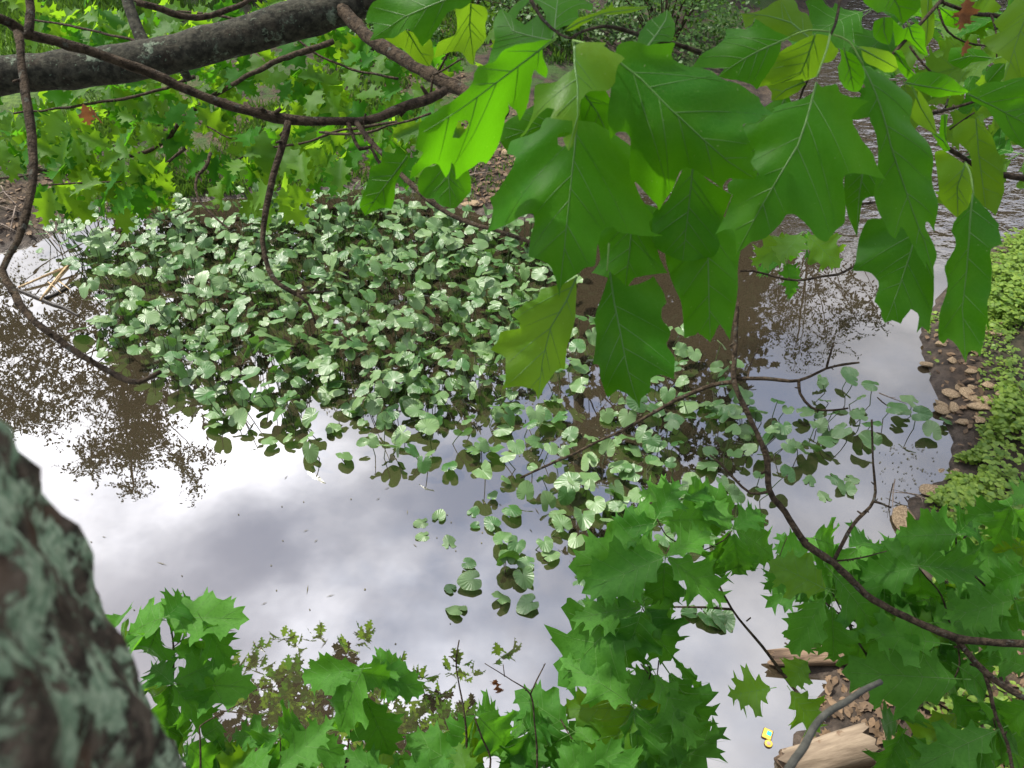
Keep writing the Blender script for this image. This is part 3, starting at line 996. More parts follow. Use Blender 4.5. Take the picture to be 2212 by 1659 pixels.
    dict(o=L2(c2, [(420, 195), (480, 220), (510, 280), (540, 300), (570, 250), (600, 280), (620, 360), (600, 442), (560, 430), (500, 400), (420, 330), (350, 290), (300, 240), (370, 215)]),
         m=L2(c2, [(420, 195), (500, 310), (600, 442)]), d=(1.12, 1.18), roll=-20, mat='oak_leaf_backlit', fold=-.1),
    dict(o=L2(c2, [(1010, 25), (1090, 80), (1160, 125), (1210, 60), (1240, 40), (1290, 100), (1320, 28), (1340, 130), (1360, 250), (1370, 265), (1250, 285), (1130, 300), (1000, 360), (878, 432), (930, 300), (975, 230), (960, 100)]),
         m=L2(c2, [(1370, 265), (1200, 220), (1090, 180), (1010, 25)]), d=(1.04, 1.08), roll=10),
    dict(o=L2(c2, [(1010, 20), (1000, -60), (1200, -90), (1600, -80), (1620, 0), (1590, 20), (1530, 60), (1545, 130), (1400, 205), (1360, 245), (1330, 120), (1220, 0)]),
         m=L2(c2, [(1380, 240), (1400, 90), (1420, -80)]), d=(1.1, 1.16), roll=-12),
    dict(o=L2(c2, [(1480, 225), (1560, 150), (1650, 110), (1740, 70), (1785, 25), (1790, 58), (1880, 45), (1985, 40), (1900, 75), (1800, 98), (1700, 112), (1640, 160), (1560, 212)]),
         m=L2(c2, [(1480, 225), (1600, 155), (1750, 90), (1985, 40)]), d=(.95, 1.02), roll=30, mat='oak_leaf_backlit'),
    dict(o=L2(m8, [(850, 445), (765, 382), (790, 290), (850, 200), (900, 203), (940, 180), (980, 160), (1000, 138), (1062, 148), (1065, 250), (1080, 415), (960, 425)]),
         m=L2(m8, [(850, 445), (920, 350), (980, 250), (1000, 138)]), d=(.98, 1.04), roll=10),
    dict(o=L2(c3, [(820, 235), (830, 150), (800, 80), (750, 60), (725, 0), (690, -25), (600, 30), (540, 70), (470, 92), (388, 98), (400, 178), (450, 162), (470, 125), (600, 207), (700, 240)]),
         m=L2(c3, [(820, 235), (700, 140), (560, 110), (388, 98)]), d=(1.02, 1.08), roll=18, mat='oak_leaf_backlit'),
    dict(o=L2(c3, [(858, 245), (940, 262), (980, 330), (1012, 382), (960, 440), (900, 452), (860, 540), (790, 548), (750, 520), (640, 530), (478, 562), (560, 450), (640, 340), (760, 270)]),
         m=L2(c3, [(858, 245), (800, 400), (760, 480), (640, 532)]), d=(1.0, 1.05), roll=-15, mat='oak_leaf_backlit'),
    dict(o=L2(c3, [(760, 525), (640, 545), (510, 592), (560, 630), (560, 680), (640, 670), (740, 610), (790, 560)]),
         m=L2(c3, [(780, 545), (660, 600), (560, 680)]), d=(1.04, 1.08), roll=-15, mat='oak_leaf_backlit'),
    dict(o=L2(c3, [(1120, 300), (1200, 305), (1300, 330), (1380, 370), (1420, 440), (1390, 470), (1330, 470), (1230, 430), (1160, 390)]),
         m=L2(c3, [(1100, 300), (1230, 370), (1420, 450)]), d=(1.03, 1.08), roll=-15, mat='oak_leaf_backlit'),
    dict(o=L2(c3, [(1020, 300), (1100, 330), (1170, 420), (1180, 520), (1130, 600), (1060, 590), (1010, 520), (1000, 440), (1030, 380)]),
         m=L2(c3, [(1050, 290), (1090, 440), (1110, 600)]), d=(1.06, 1.10), roll=15),
    dict(o=L2(c2, [(430, 1005), (330, 1000), (262, 992), (255, 1070), (190, 1110), (172, 1190), (115, 1342), (130, 1380), (150, 1422), (200, 1390), (272, 1360), (325, 1372), (345, 1290), (350, 1200), (385, 1120), (430, 1060)]),
         m=L2(c2, [(430, 1005), (330, 1150), (240, 1270), (150, 1422)]), d=(1.06, 1.1), roll=-10),
    dict(o=L2(c2, [(720, 1000), (600, 1075), (540, 1090), (500, 1140), (488, 1242), (540, 1292), (592, 1290), (640, 1330), (705, 1352), (748, 1342), (830, 1250), (832, 1160), (800, 1060)]),
         m=L2(c2, [(720, 1000), (690, 1150), (705, 1352)]), d=(1.0, 1.02), roll=6),
    dict(o=L2(c3, [(0, 1080), (90, 1110), (170, 1180), (318, 1272), (290, 1330), (250, 1440), (215, 1510), (235, 1600), (190, 1680), (0, 1690), (-180, 1600), (-205, 1400), (-100, 1300)]),
         m=L2(c3, [(60, 1080), (40, 1300), (0, 1690)]), d=(1.0, 1.04), roll=5),
    dict(o=[(1330, 440), (1285, 500), (1290, 560), (1270, 590), (1310, 600), (1345, 640), (1370, 600), (1440, 590), (1420, 540), (1470, 500), (1440, 460), (1390, 440)],
         m=[(1370, 440), (1360, 540), (1345, 640)], d=(1.06, 1.08), roll=8),
    dict(o=L2(c2, [(1400, 700), (1300, 660), (1180, 720), (1060, 800), (1030, 900), (1060, 960), (1110, 1000), (1200, 960), (1320, 900), (1480, 880), (1560, 800), (1680, 640), (1600, 600), (1500, 640)]),
         m=L2(c2, [(1640, 620), (1400, 780), (1060, 900)]), d=(1.06, 1.10), roll=6),
    dict(o=L2(c2, [(1560, 640), (1640, 560), (1720, 600), (1760, 700), (1740, 830), (1760, 950), (1660, 900), (1560, 800)]),
         m=L2(c2, [(1560, 600), (1660, 740), (1760, 950)]), d=(1.04, 1.08), roll=6),
    dict(o=L2(c3, [(1060, 1105), (1130, 1060), (1260, 1080), (1310, 1200), (1300, 1290), (1240, 1270), (1170, 1300), (1150, 1420), (1130, 1530), (1080, 1420), (1050, 1300)]),
         m=L2(c3, [(1180, 1050), (1150, 1250), (1130, 1530)]), d=(1.10, 1.13), roll=6),
    dict(o=[(1700, 200), (1640, 230), (1590, 280), (1560, 340), (1590, 400), (1620, 440), (1660, 420), (1700, 380), (1740, 300)], m=[(1700, 200), (1650, 320), (1620, 440)], d=(1.08, 1.10), roll=4),
    dict(o=L2(c3, [(1470, 560), (1540, 600), (1520, 680), (1510, 770), (1570, 830), (1640, 870), (1672, 880), (1650, 760), (1600, 660), (1540, 590)]),
         m=L2(c3, [(1500, 560), (1560, 700), (1672, 880)]), d=(1.05, 1.08), roll=-16, mat='oak_leaf_backlit'),
]
for i, h in enumerate(HERO):
    traced(spray, h['o'], h['m'], h['d'][0], h['d'][1], h.get('roll', 0), h.get('mat', 'oak_leaf'), h.get('curve', .10), h.get('fold', .10),
           h.get('h', ()), h.get('pet'), seed=i + 1, label=h.get('lab'))
branch(spray, 'twig', L2(c2, [(1490, 250), (1560, 205), (1700, 170), (1830, 195), (1940, 230)]) + L2(c3, [(0, 300), (110, 340)]), (.96, 1.15), (.0022, .0050))
branch(spray, 'twig', L2(c3, [(960, 225), (990, 150), (1010, 60), (1030, -60)]), (.97, 1.05), (.0022, .0030))
branch(spray, 'twig', L2(c2, [(1490, 250), (1420, 225), (1300, 120), (1200, -60)]), (.98, 1.1), (.0022, .0035))
branch(spray, 'twig', L2(c3, [(860, 440), (800, 540), (760, 640), (740, 800)]), (1.10, 1.15), .0022)

# ---- the branches at the upper right
ur = empty('oak_branch', P(2212, 100, 1.5), 'twiggy oak branch with yellow-green backlit leaves beside the rippled stream', 'branch')
for q, dep, rad in [([(1670, 10), (1480, 220), (1325, 390)], (1.35, 1.3), (.0045, .0035)), ([(1690, 20), (1900, 90), (2020, 100), (2300, 170)], (1.4, 1.5), (.004, .006)),
                    ([(1660, 60), (1690, 160), (1760, 240), (1900, 290), (2100, 300)], (1.4, 1.42), (.0030, .0022)), ([(2000, 100), (2030, 200), (2035, 370)], (1.45, 1.42), (.003, .002)),
                    ([(2030, 190), (2130, 130), (2260, 40)], (1.45, 1.46), (.0025, .003)), ([(2060, 280), (2140, 420), (2200, 510)], (1.42, 1.4), (.0028, .0022)), ([(1470, 300), (1530, 380), (1625, 485)], 1.4, .0026),
                    ([(1620, 735), (1750, 700), (1900, 655), (1990, 610)], (1.25, 1.3), (.004, .003)), ([(1690, 940), (1830, 1030), (2000, 1120), (2280, 1160)], (1.2, 1.35), (.0045, .007)),
                    ([(1830, 1040), (1740, 1120), (1650, 1195)], (1.22, 1.2), (.0025, .0018)), ([(1890, 730), (1800, 790), (1730, 840)], 1.3, .0018), ([(1670, 20), (1720, -60)], 1.4, .005),
                    ([(1700, 700), (1720, 640)], 1.27, .002), ([(1160, 1320), (1240, 1312), (1330, 1305)], 1.5, .0035)]:
    branch(ur, 'twig', L2(c3, q), dep, rad, knots=2)
for o, m, d, roll, mat in [
    ([(1860, 600), (1980, 540), (2100, 532), (2212, 505), (2400, 520), (2420, 940), (2212, 962), (2100, 862), (1990, 702), (1900, 660)], [(1860, 610), (2050, 700), (2420, 900)], (1.2, 1.22), -8, 'oak_leaf'),
    ([(1900, 780), (1800, 792), (1715, 858), (1740, 920), (1830, 1000), (1860, 1080), (1880, 1150), (1890, 1300), (1960, 1350), (2020, 1402), (2060, 1250), (2052, 1080), (2012, 1000), (1990, 880)], [(1885, 780), (1900, 1000), (1960, 1350)], (1.2, 1.24), 22, 'oak_leaf_backlit'),
    ([(1690, 980), (1640, 1000), (1650, 1100), (1660, 1250), (1690, 1330), (1780, 1410), (1840, 1350), (1880, 1280), (1870, 1150), (1830, 1060)], [(1830, 1040), (1770, 1200), (1780, 1410)], (1.1, 1.14), -12, 'oak_leaf_backlit'),
    ([(1460, 550), (1550, 490), (1700, 478), (1780, 540), (1860, 602), (1700, 612), (1600, 612)], [(1460, 550), (1650, 560), (1860, 602)], (1.25, 1.32), 20, 'oak_leaf'),
    ([(2120, 0), (2000, 130), (2045, 190), (1905, 240), (1990, 320), (2110, 400), (2065, 535), (2180, 520), (2330, 480), (2340, -60), (2200, -80)], [(2280, -40), (2180, 200), (2065, 535)], (1.3, 1.34), 14, 'oak_leaf_backlit'),
    ([(1150, -60), (1150, 50), (1182, 102), (1250, 137), (1300, 105), (1370, 112), (1422, 182), (1482, 118), (1540, 60), (1500, -60)], [(1340, -60), (1400, 60), (1422, 182)], (1.15, 1.18), 12, 'oak_leaf'),
    ([(1240, 140), (1300, 105), (1360, 115), (1360, 200), (1340, 290), (1290, 280), (1240, 240)], [(1300, 105), (1300, 200), (1335, 290)], (1.2, 1.22), -8, 'oak_leaf'),
    ([(1350, 110), (1420, 180), (1500, 140), (1560, 200), (1570, 300), (1600, 370), (1540, 350), (1460, 260), (1380, 300)], [(1440, 120), (1480, 240), (1600, 372)], (1.3, 1.34), -8, 'oak_leaf'),
    ([(1380, 330), (1430, 330), (1470, 420), (1545, 495), (1500, 530), (1440, 480), (1400, 420)], [(1380, 330), (1450, 430), (1545, 510)], (1.3, 1.34), -18, 'oak_leaf'),
    ([(1660, 50), (1760, 90), (1860, 100), (1870, 150), (1820, 200), (1720, 190), (1680, 130)], [(1660, 50), (1760, 130), (1840, 190)], (1.5, 1.55), 10, 'oak_leaf'),
    ([(1740, 310), (1830, 305), (1930, 320), (1990, 370), (1960, 390), (1860, 400), (1800, 440), (1720, 400)], [(1990, 370), (1860, 360), (1720, 400)], (1.6, 1.65), 10, 'oak_leaf'),
    ([(1960, 480), (2010, 420), (2090, 412), (2080, 500), (2020, 560), (1975, 540)], [(2085, 415), (2030, 480), (1975, 545)], (1.4, 1.42), 10, 'oak_leaf'),
    ([(1580, 835), (1660, 870), (1720, 960), (1690, 980), (1620, 900)], [(1580, 835), (1660, 900), (1715, 975)], (1.15, 1.18), -14, 'oak_leaf'),
    ([(1660, 740), (1700, 730), (1700, 850), (1725, 950), (1690, 930), (1660, 850)], [(1680, 730), (1690, 850), (1725, 955)], (1.16, 1.2), -30, 'oak_leaf'),
    ([(1540, 0), (1620, -30), (1640, 100), (1620, 240), (1560, 330), (1530, 200), (1550, 100)], [(1600, -20), (1590, 160), (1560, 330)], (1.35, 1.4), 16, 'oak_leaf_backlit'),
    ([(1700, -40), (1800, -60), (1960, -50), (2040, 40), (1980, 90), (1880, 70), (1760, 60)], [(2000, -50), (1880, 10), (1760, 60)], (1.6, 1.66), 16, 'oak_leaf_backlit'),
]:
    traced(ur, L2(c3, o), L2(c3, m), d[0], d[1], roll, mat, seed=rng.randrange(999), sub=2)
put_leaf(ur, P(2092, -6, 1.4), Vector((0.05, 0, -1)), Vector((0.3, -1, .2)), 0.055, dead=True)
put_leaf(ur, P(2090, 85, 1.4), Vector((0.05, 0, -1)), Vector((0.3, -1, .2)), 0.03, dead=True)
for q, L in [((1880, 20, 1.7), .14), ((1960, 40, 1.8), .14), ((2190, 20, 1.9), .15)]:
    whorl(ur, P(*q), Vector((-.2, .3, .5)), 4, L, .5)
for q, L, yg in [((2120, 60, 2.0), .15, .8), ((2060, 150, 2.2), .14, .5), ((2180, 120, 1.7), .15, .8), ((2000, 60, 2.0), .14, .6), ((2150, 230, 1.8), .14, .7), ((1950, 170, 1.9), .13, .5), ((2205, 330, 1.7), .14, .6)]:
    whorl(ur, P(*q), Vector((-.2, -.2, .5)), 4, L, .6, backlit_tone=yg, up=Vector((-.2, -.8, .7)))
# the little spray over the brown water
whorl(ur, P(1735, 500, 1.9), Vector((.1, .2, .6)), 5, .115, 0.8, backlit_tone=.3)
whorl(ur, P(1700, 560, 1.95), Vector((.3, .2, .3)), 3, .10, 0.8, backlit_tone=.3)
branch(ur, 'twig', [(1598, 586), (1625, 585), (1675, 598), (1722, 606), (1770, 598), (1808, 593), (1835, 581), (1870, 560)], (1.7, 1.8), (.003, .0045), knots=3)

# ------------------------------------------------------------------ the oak whose thick limb crosses the upper left
limb = empty('oak_limb', P(0, 165, 2.1), 'thick grey lichen-spotted oak limb carrying bare side branches and bright drooping leaves', 'tree limb')
lp = [(-160, 185), (0, 166), (170, 150), (330, 128), (500, 85), (640, 45), (760, 8), (900, -60)]
P3, R3 = path(lp, (2.0, 2.15), (.045, .047))
mb = MB()
tube(mb, P3, R3, 40, 0.012, rough=0.13, seed=3.0, freq=16, wander=0.12)
tube(mb, [P(315, 122, 2.07), P(310, 92, 2.08), P(290, 45, 2.09), P(262, -40, 2.12)], [.026, .017, .0145, .013], 16, 0.012, rough=0.15, freq=25)
tube(mb, [P(400, 100, 2.08), P(390, 135, 2.13), P(405, 168, 2.2)], [.02, .014, .010], 12, 0.012, rough=0.15, freq=25)
add('limb', mb.mesh('oak_limb', M['limb']), limb, Matrix.Identity(4))
branch(limb, 'branch', [(735, 15), (790, 75), (860, 120), (930, 158), (1010, 200), (1090, 245)], (2.1, 1.75), (.024, .019), mat='bark', sides=14, rough=.12)
branch(limb, 'branch', [(960, 195), (930, 213), (870, 232), (800, 258), (720, 262), (620, 258), (540, 240), (430, 205), (330, 160), (220, 120), (120, 88), (60, 75), (20, 50), (-40, 20)],
       (1.75, 1.25), (.0125, .0125), sides=12, knots=9, rough=.2)
branch(limb, 'branch', [(40, 70), (48, 150), (60, 230), (72, 350), (62, 440), (38, 520), (5, 582), (30, 630), (60, 680), (120, 730), (200, 782), (260, 815), (300, 825), (345, 803)], (1.25, 1.0), (.0095, .0045), sides=10, knots=6, rough=.2)
branch(limb, 'branch', [(60, 80), (66, 40), (62, -30)], (1.27, 1.3), (.009, .008), sides=10)
branch(limb, 'branch', [(622, 262), (612, 310), (590, 380), (575, 450), (567, 520), (580, 580), (600, 612), (640, 635)], (1.45, 1.42), (.0088, .0050), sides=10, knots=6, rough=.2)
branch(limb, 'twig', [(640, 635), (665, 632), (720, 628)], (1.42, 1.42), (.0035, .0020))
branch(limb, 'twig', [(640, 635), (665, 655), (682, 700)], (1.42, 1.42), (.0042, .0025), knots=2)
branch(limb, 'branch', [(770, 265), (800, 305), (850, 360), (890, 400), (950, 450), (1010, 480), (1080, 500), (1150, 525), (1240, 560)], (1.6, 1.3), (.0075, .0050), sides=10, knots=6, rough=.2)
branch(limb, 'twig', [(752, 265), (765, 300), (778, 322), (800, 318), (812, 340), (830, 368)], (1.6, 1.58), (.006, .004), knots=3)
branch(limb, 'twig', [(788, 300), (785, 270), (790, 245)], (1.6, 1.59), (.0035, .003))
branch(limb, 'twig', [(930, 215), (932, 190), (936, 163)], (1.74, 1.72), (.0045, .004))
branch(limb, 'twig', [(945, 160), (965, 120), (1000, 65), (1030, 10), (1045, -30)], (1.85, 1.7), (.0032, .0045))
branch(limb, 'twig', [(930, 165), (960, 150), (992, 130), (1000, 127)], (1.8, 1.75), (.0035, .0022), knots=2)
branch(limb, 'branch', [(295, 5), (350, 20), (390, 35), (440, 36), (490, 22), (530, 5), (560, -20)], (2.4, 2.6), (.013, .011), sides=10, rough=.15)
branch(limb, 'twig', [(690, 285), (740, 290), (800, 285), (880, 262), (930, 245)], (2.6, 2.4), (.006, .0045))
branch(limb, 'twig', [(455, 330), (445, 360), (425, 385), (425, 420), (440, 445), (470, 475), (500, 498)], (3.4, 3.3), (.010, .005), knots=3)
# twigs and drooping leaves behind the limb
TW = [([(-40, 392), (60, 378), (170, 356), (250, 345), (330, 322), (365, 300), (395, 255), (470, 200), (600, 130), (720, 90)], (4.6, 4.2), (.010, .022)),
      ([(30, 245), (150, 232), (260, 215), (360, 190), (420, 165)], (4.4, 4.1), (.008, .014)), ([(60, 40), (180, 62), (300, 90), (420, 120)], (4.3, 4.0), (.008, .012)),
      ([(260, -10), (350, 20), (480, 35), (600, 60)], (4.5, 4.2), (.008, .012)), ([(500, 350), (580, 320), (650, 310), (740, 280), (880, 262)], (4.0, 3.7), (.006, .010)),
      ([(90, 400), (180, 395), (290, 390), (350, 360), (400, 320)], (4.1, 4.2), (.006, .012)), ([(620, 70), (690, 120), (760, 150), (860, 170)], (4.3, 4.2), (.008, .010)),
      ([(500, 300), (440, 270), (400, 245)], (4.1, 4.2), (.005, .008))]
for q, dep, rad in TW:
    branch(limb, 'twig', q, dep, rad, sides=7, knots=3)
FARW = [(417, 222, 4.1, 7), (480, 140, 4.3, 7), (573, 268, 3.9, 7), (693, 62, 4.4, 6), (300, 262, 4.2, 5), (133, 230, 4.4, 7), (33, 245, 4.5, 6), (273, 328, 4.0, 6), (110, 392, 4.1, 6), (183, 352, 4.3, 5), (517, 340, 3.9, 6), (655, 318, 3.8, 7),
        (300, 393, 4.0, 6), (233, 178, 4.3, 7), (325, 180, 4.3, 6), (633, 165, 4.3, 6), (705, 187, 4.3, 5), (100, 300, 4.4, 6), (155, 290, 4.2, 6), (100, 33, 4.5, 6), (187, 15, 4.5, 6), (217, 50, 4.3, 7), (333, 13, 4.4, 6), (367, 50, 4.2, 7),
        (450, 10, 4.4, 6), (560, 20, 4.4, 6), (620, -5, 4.5, 5), (45, 330, 4.3, 5), (560, 330, 4.0, 5), (690, 275, 3.9, 5), (840, 300, 3.7, 5), (780, 130, 4.4, 5), (870, 95, 4.3, 5), (480, 205, 4.2, 6), (240, 395, 4.1, 4), (610, 395, 3.8, 4),
        (270, 60, 4.6, 6), (150, 110, 4.6, 5), (500, 60, 4.6, 6), (20, 290, 4.6, 5), (360, 280, 4.4, 4), (860, 250, 3.9, 4), (925, 280, 3.6, 4), (545, 110, 4.5, 5), (80, 205, 4.7, 5), (400, 120, 4.7, 5)]
FARW += [(x + rng.uniform(-45, 45), y + rng.uniform(-35, 35), dep + rng.uniform(0, .7), 5) for x, y, dep, n in FARW + FARW[5:20]]
FARW += [(830, 120, 4.3, 5), (900, 90, 4.4, 5), (880, 190, 4.2, 5), (760, 210, 4.2, 5), (800, 60, 4.6, 5), (960, 260, 3.9, 5), (910, 330, 3.6, 5), (740, 330, 3.8, 5), (950, 130, 4.8, 5), (1100, 60, 5.0, 5), (1060, 150, 5.0, 5), (850, 30, 4.8, 5), (720, 20, 4.7, 5)]
for x, y, dep, n in FARW:
    whorl(limb, P(x, y, dep), Vector((rng.uniform(-.6, .6), rng.uniform(-.6, .1), .6)), min(n, 5), 0.18, 0.8, spread=(50, 105), backlit_tone=.65, veins=False, up=Vector((rng.uniform(-.7, .3), -0.75, .8)))
put_leaf(limb, P(180, 225, 3.6), Vector((.1, -.1, -1)), Vector((.9, -1, .2)), .10, dead=True, label='withered red-brown leaf')
put_leaf(limb, P(195, 228, 3.6), Vector((.2, -.1, -1)), Vector((-1.2, -1, .2)), .09, dead=True, label='withered red-brown leaf')

# ------------------------------------------------------------------ the trunk beside the camera
TR, TT, TA = 0.22, 0.27, -38.4
tD = math.hypot(TR, TT)
taz = R(TA) - math.atan2(TR, TT)
tx, ty = tD * math.sin(taz), tD * math.cos(taz)
tg = hz(tx, ty)
oak = empty('oak_tree', (tx, ty, tg), 'rough oak trunk crusted with pale green lichen, rising beside the pond', 'tree')
tv, tf = [], []
NZ, NS = 250, 190
zz = np.concatenate([np.linspace(tg - 0.3, 3.9, 30, endpoint=False), np.linspace(3.9, 5.6, NZ - 60, endpoint=False), np.linspace(5.6, 11, 30)])
NZ = len(zz)
for z in zz:
    flare = 1 + 0.5 * math.exp(-(z - tg) / 0.35) if z < tg + 2 else 1.0
    taper = 1.0 if z < 5.5 else 1 - 0.5 * (z - 5.5) / 5.5
    for k in range(NS):
        a = 2 * math.pi * k / NS
        c, s = math.cos(a), math.sin(a)
        q = Vector((c * TR, s * TR, z * 0.45))
        n1 = noise.fractal(q * 13, 1.0, 2.0, 5)
        n2 = abs(noise.noise(Vector((c * TR * 22, s * TR * 22, z * 7))))
        n3 = noise.noise(Vector((c * TR * 70, s * TR * 70, z * 60)))
        r = TR * flare * taper - 0.016 + 0.020 * n1 + 0.015 * n2 + 0.005 * n3
        tv.append((tx + c * r + 0.02 * math.sin(z * 1.3), ty + s * r, z))
for i in range(NZ - 1):
    for k in range(NS):
        k2 = (k + 1) % NS
        tf.append((i * NS + k, i * NS + k2, (i + 1) * NS + k2, (i + 1) * NS + k))
add('trunk', mesh_of('oak_trunk', tv, tf, M['trunk']), oak, Matrix.Identity(4))


# crown above the camera: it shades the near leaves, its edge is mirrored in the pond
def leaf_card(kind):
    if kind == 'oak':
        return [(0, 0), (.22, .18), (.16, .28), (.42, .45), (.22, .56), (.33, .76), (.12, .8), (0, 1), (-.12, .8), (-.33, .76), (-.22, .56), (-.42, .45), (-.16, .28), (-.22, .18)]
    return [(0, 0), (.2, .25), (.24, .55), (0, 1), (-.24, .55), (-.2, .25)]


def scatter_leaf(mb, card, base, d, nrm, L):
    f = frame_from(d, nrm)
    n = len(card)
    k = len(mb.v)
    for x, y in card:
        mb.v.append(base + f.to_3x3() @ Vector((x * L, y * L, -0.12 * L * y * y + 0.1 * abs(x) * L)))
    mb.f.append(tuple(k + i for i in range(n)))


def rdir(r):
    while True:
        q = Vector((r.uniform(-1, 1), r.uniform(-1, 1), r.uniform(-1, 1)))
        if 0.05 < q.length < 1:
            return q.normalized()


r5 = random.Random(5)
mb, wood = MB(), MB()
CARD = leaf_card('oak')
BLOBS = []
for px, py, hd, rad, n in [(740, 1425, 6.6, .35, 40), (618, 1495, 6.6, .42, 55), (555, 1535, 6.4, .4, 45), (690, 1540, 6.2, .6, 110), (800, 1560, 6.4, .5, 80), (880, 1610, 6.2, .55, 90), (955, 1555, 6.4, .42, 60), (1005, 1540, 6.4, .22, 18),
                           (640, 1620, 5.9, .7, 130), (760, 1660, 5.8, .7, 130), (930, 1660, 5.9, .6, 120), (500, 1600, 6.0, .5, 70)]:
    BLOBS.append((MIRROR(px, py, hd * 1.8), rad * 1.75, int(n * 2.4)))
for k in range(33):      # unseen rest of the crown; first clumps placed toward the sun to shade the spray
    q = Vector((r5.uniform(-2.3, -.4), r5.uniform(.8, 2.6), r5.uniform(6.8, 8.2))) if k < 10 else Vector((r5.uniform(-3.5, 3.0), r5.uniform(-4.5, -.6), r5.uniform(6.6, 10.5)))
    BLOBS.append((q, r5.uniform(.5, .8), 84))
for c, rad, n in BLOBS:
    top = Vector((tx, ty, min(10.5, max(7.0, c.z + 0.4))))
    tube(wood, [top, top.lerp(c, .5) + Vector((0, 0, .35)), c], [.045, .028, .010], 7, 0.15, rough=.1)
    for _ in range(n // 6):
        q = c + rdir(r5) * rad * r5.random() ** .5
        tube(wood, [c, q], [.007, .003], 4, 0.3, rough=0)
        for _ in range(6):
            d = (rdir(r5) + Vector((0, 0, -.5))).normalized()
            scatter_leaf(mb, CARD, q, d, Vector((r5.uniform(-.6, .6), r5.uniform(-.6, .6), 1)), r5.uniform(.20, .31) if c.y > 5 else r5.uniform(.11, .17))
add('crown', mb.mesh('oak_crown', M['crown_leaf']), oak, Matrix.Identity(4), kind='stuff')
add('limb', wood.mesh('oak_crown_limb', M['bark']), oak, Matrix.Identity(4))


# ------------------------------------------------------------------ oak saplings along the bottom and the lower right
LEFTL = [((340, 325), (485, 192), 0), ((350, 325), (768, 318), 0), ((570, 345), (728, 602), 0), ((330, 330), (85, 405), 0), ((335, 320), (350, 190), 1), ((360, 350), (545, 400), 1), ((290, 395), (165, 660), 0), ((500, 440), (545, 585), 2),
         ((100, 405), (40, 500), 1), ((30, 390), (50, 262), 1), ((380, 520), (590, 560), 2), ((385, 725), (245, 610), 0), ((395, 715), (642, 600), 0), ((410, 730), (815, 742), 1), ((395, 745), (590, 965), 0), ((370, 750), (345, 985), 1), ((355, 740), (185, 880), 1),
         ((350, 720), (185, 720), 2), ((570, 1055), (700, 968), 1), ((340, 1000), (505, 1110), 1), ((430, 1000), (400, 1160), 2), ((480, 1110), (650, 1260), 0), ((600, 1250), (480, 1130), 2), ((640, 1300), (820, 1150), 1), ((760, 1300), (620, 1090), 1)]
MIDL = [((1540, 640), (1188, 690), 0), ((1590, 640), (1893, 762), 1), ((1545, 660), (1395, 985), 0), ((1530, 660), (1330, 930), 1), ((1570, 815), (1700, 1140), 0), ((1500, 880), (1400, 1110), 2), ((1480, 650), (1710, 690), 0), ((1600, 650), (1770, 580), 1), ((1620, 660), (1800, 770), 2),
        ((1045, 1050), (1172, 940), 0), ((1060, 1060), (1405, 1150), 0), ((1030, 1060), (860, 1150), 0), ((1040, 1075), (1110, 1290), 0), ((1020, 1060), (985, 960), 1), ((1005, 1075), (730, 1030), 1), ((1040, 1085), (940, 1290), 1), ((1720, 1330), (1470, 1160), 0), ((1720, 1330), (1885, 1180), 1), ((1640, 1330), (1700, 1090), 1),
        ((1300, 1340), (1430, 1190), 1), ((2230, 930), (2062, 1175), 0), ((2260, 930), (2440, 1120), 0), ((2250, 920), (2420, 880), 1), ((2240, 940), (2250, 1230), 0), ((2300, 1280), (2110, 1190), 1), ((2560, 1010), (2700, 940), 0), ((2550, 1020), (2420, 1010), 1), ((2560, 1020), (2740, 1080), 1), ((2570, 1040), (2480, 1220), 0), ((2590, 1040), (2700, 1260), 1), ((2520, 1010), (2590, 900), 2)]
e1 = empty('oak_sapling', (-1.5, 1.0, hz(-1.5, 1.0)), 'leafy oak sapling next to the lichen-covered trunk', 'sapling')
for q, dep, rad in [([(380, 1800), (372, 1600), (373, 1480), (375, 1400), (366, 1336)], (2.3, 2.25), (.006, .003)), ([(430, 1850), (432, 1590), (433, 1568), (465, 1548), (500, 1530), (523, 1518)], (2.15, 2.2), (.004, .0018)), ([(372, 1400), (390, 1385), (404, 1371)], 2.3, .002)]:
    branch(e1, 'stem', q, dep, rad, knots=4)
for b, t, k in LEFTL:
    leaf_between(e1, fa(*b), fa(*t), 2.15 + .07 * k + rng.uniform(-.03, .03), rng.random() < .12)
for k in range(5):
    b = (rng.uniform(390, 600), rng.uniform(1650, 1720))
    leaf_between(e1, b, (b[0] + rng.uniform(-110, 110), b[1] - rng.uniform(30, 90)), rng.uniform(2.0, 2.2), rng.random() < .15)
e2 = empty('oak_sapling', (-0.2, 1.35, hz(-0.2, 1.35)), 'oak sapling with a bare forked tip and a withered brown seed cluster', 'sapling')
for q, dep, rad in [([(700, 1850), (740, 1700), (760, 1560), (790, 1480), (784, 1446)], (2.2, 2.2), (.005, .0025)), ([(560, 1850), (610, 1720), (605, 1595)], (2.2, 2.05), (.004, .002)), ([(1020, 1850), (1040, 1740), (1060, 1640), (1025, 1550)], (2.1, 2.0), (.005, .0025)),
                    ([(1010, 1700), (1008, 1600), (1003, 1540), (990, 1470), (985, 1425), (992, 1383)], (2.1, 2.05), (.0045, .0020)), ([(1150, 1750), (1160, 1620), (1146, 1500), (1106, 1470), (1047, 1433)], (2.1, 2.0), (.004, .0016)),
                    ([(1146, 1500), (1160, 1468), (1178, 1433)], 2.05, (.003, .0018)), ([(985, 1430), (975, 1420), (969, 1418)], 2.05, .0018), ([(1090, 1462), (1088, 1445), (1087, 1436)], 2.02, .0015), ([(989, 1466), (996, 1462)], 2.05, .0018)]:
    branch(e2, 'stem', q, dep, rad, knots=3)
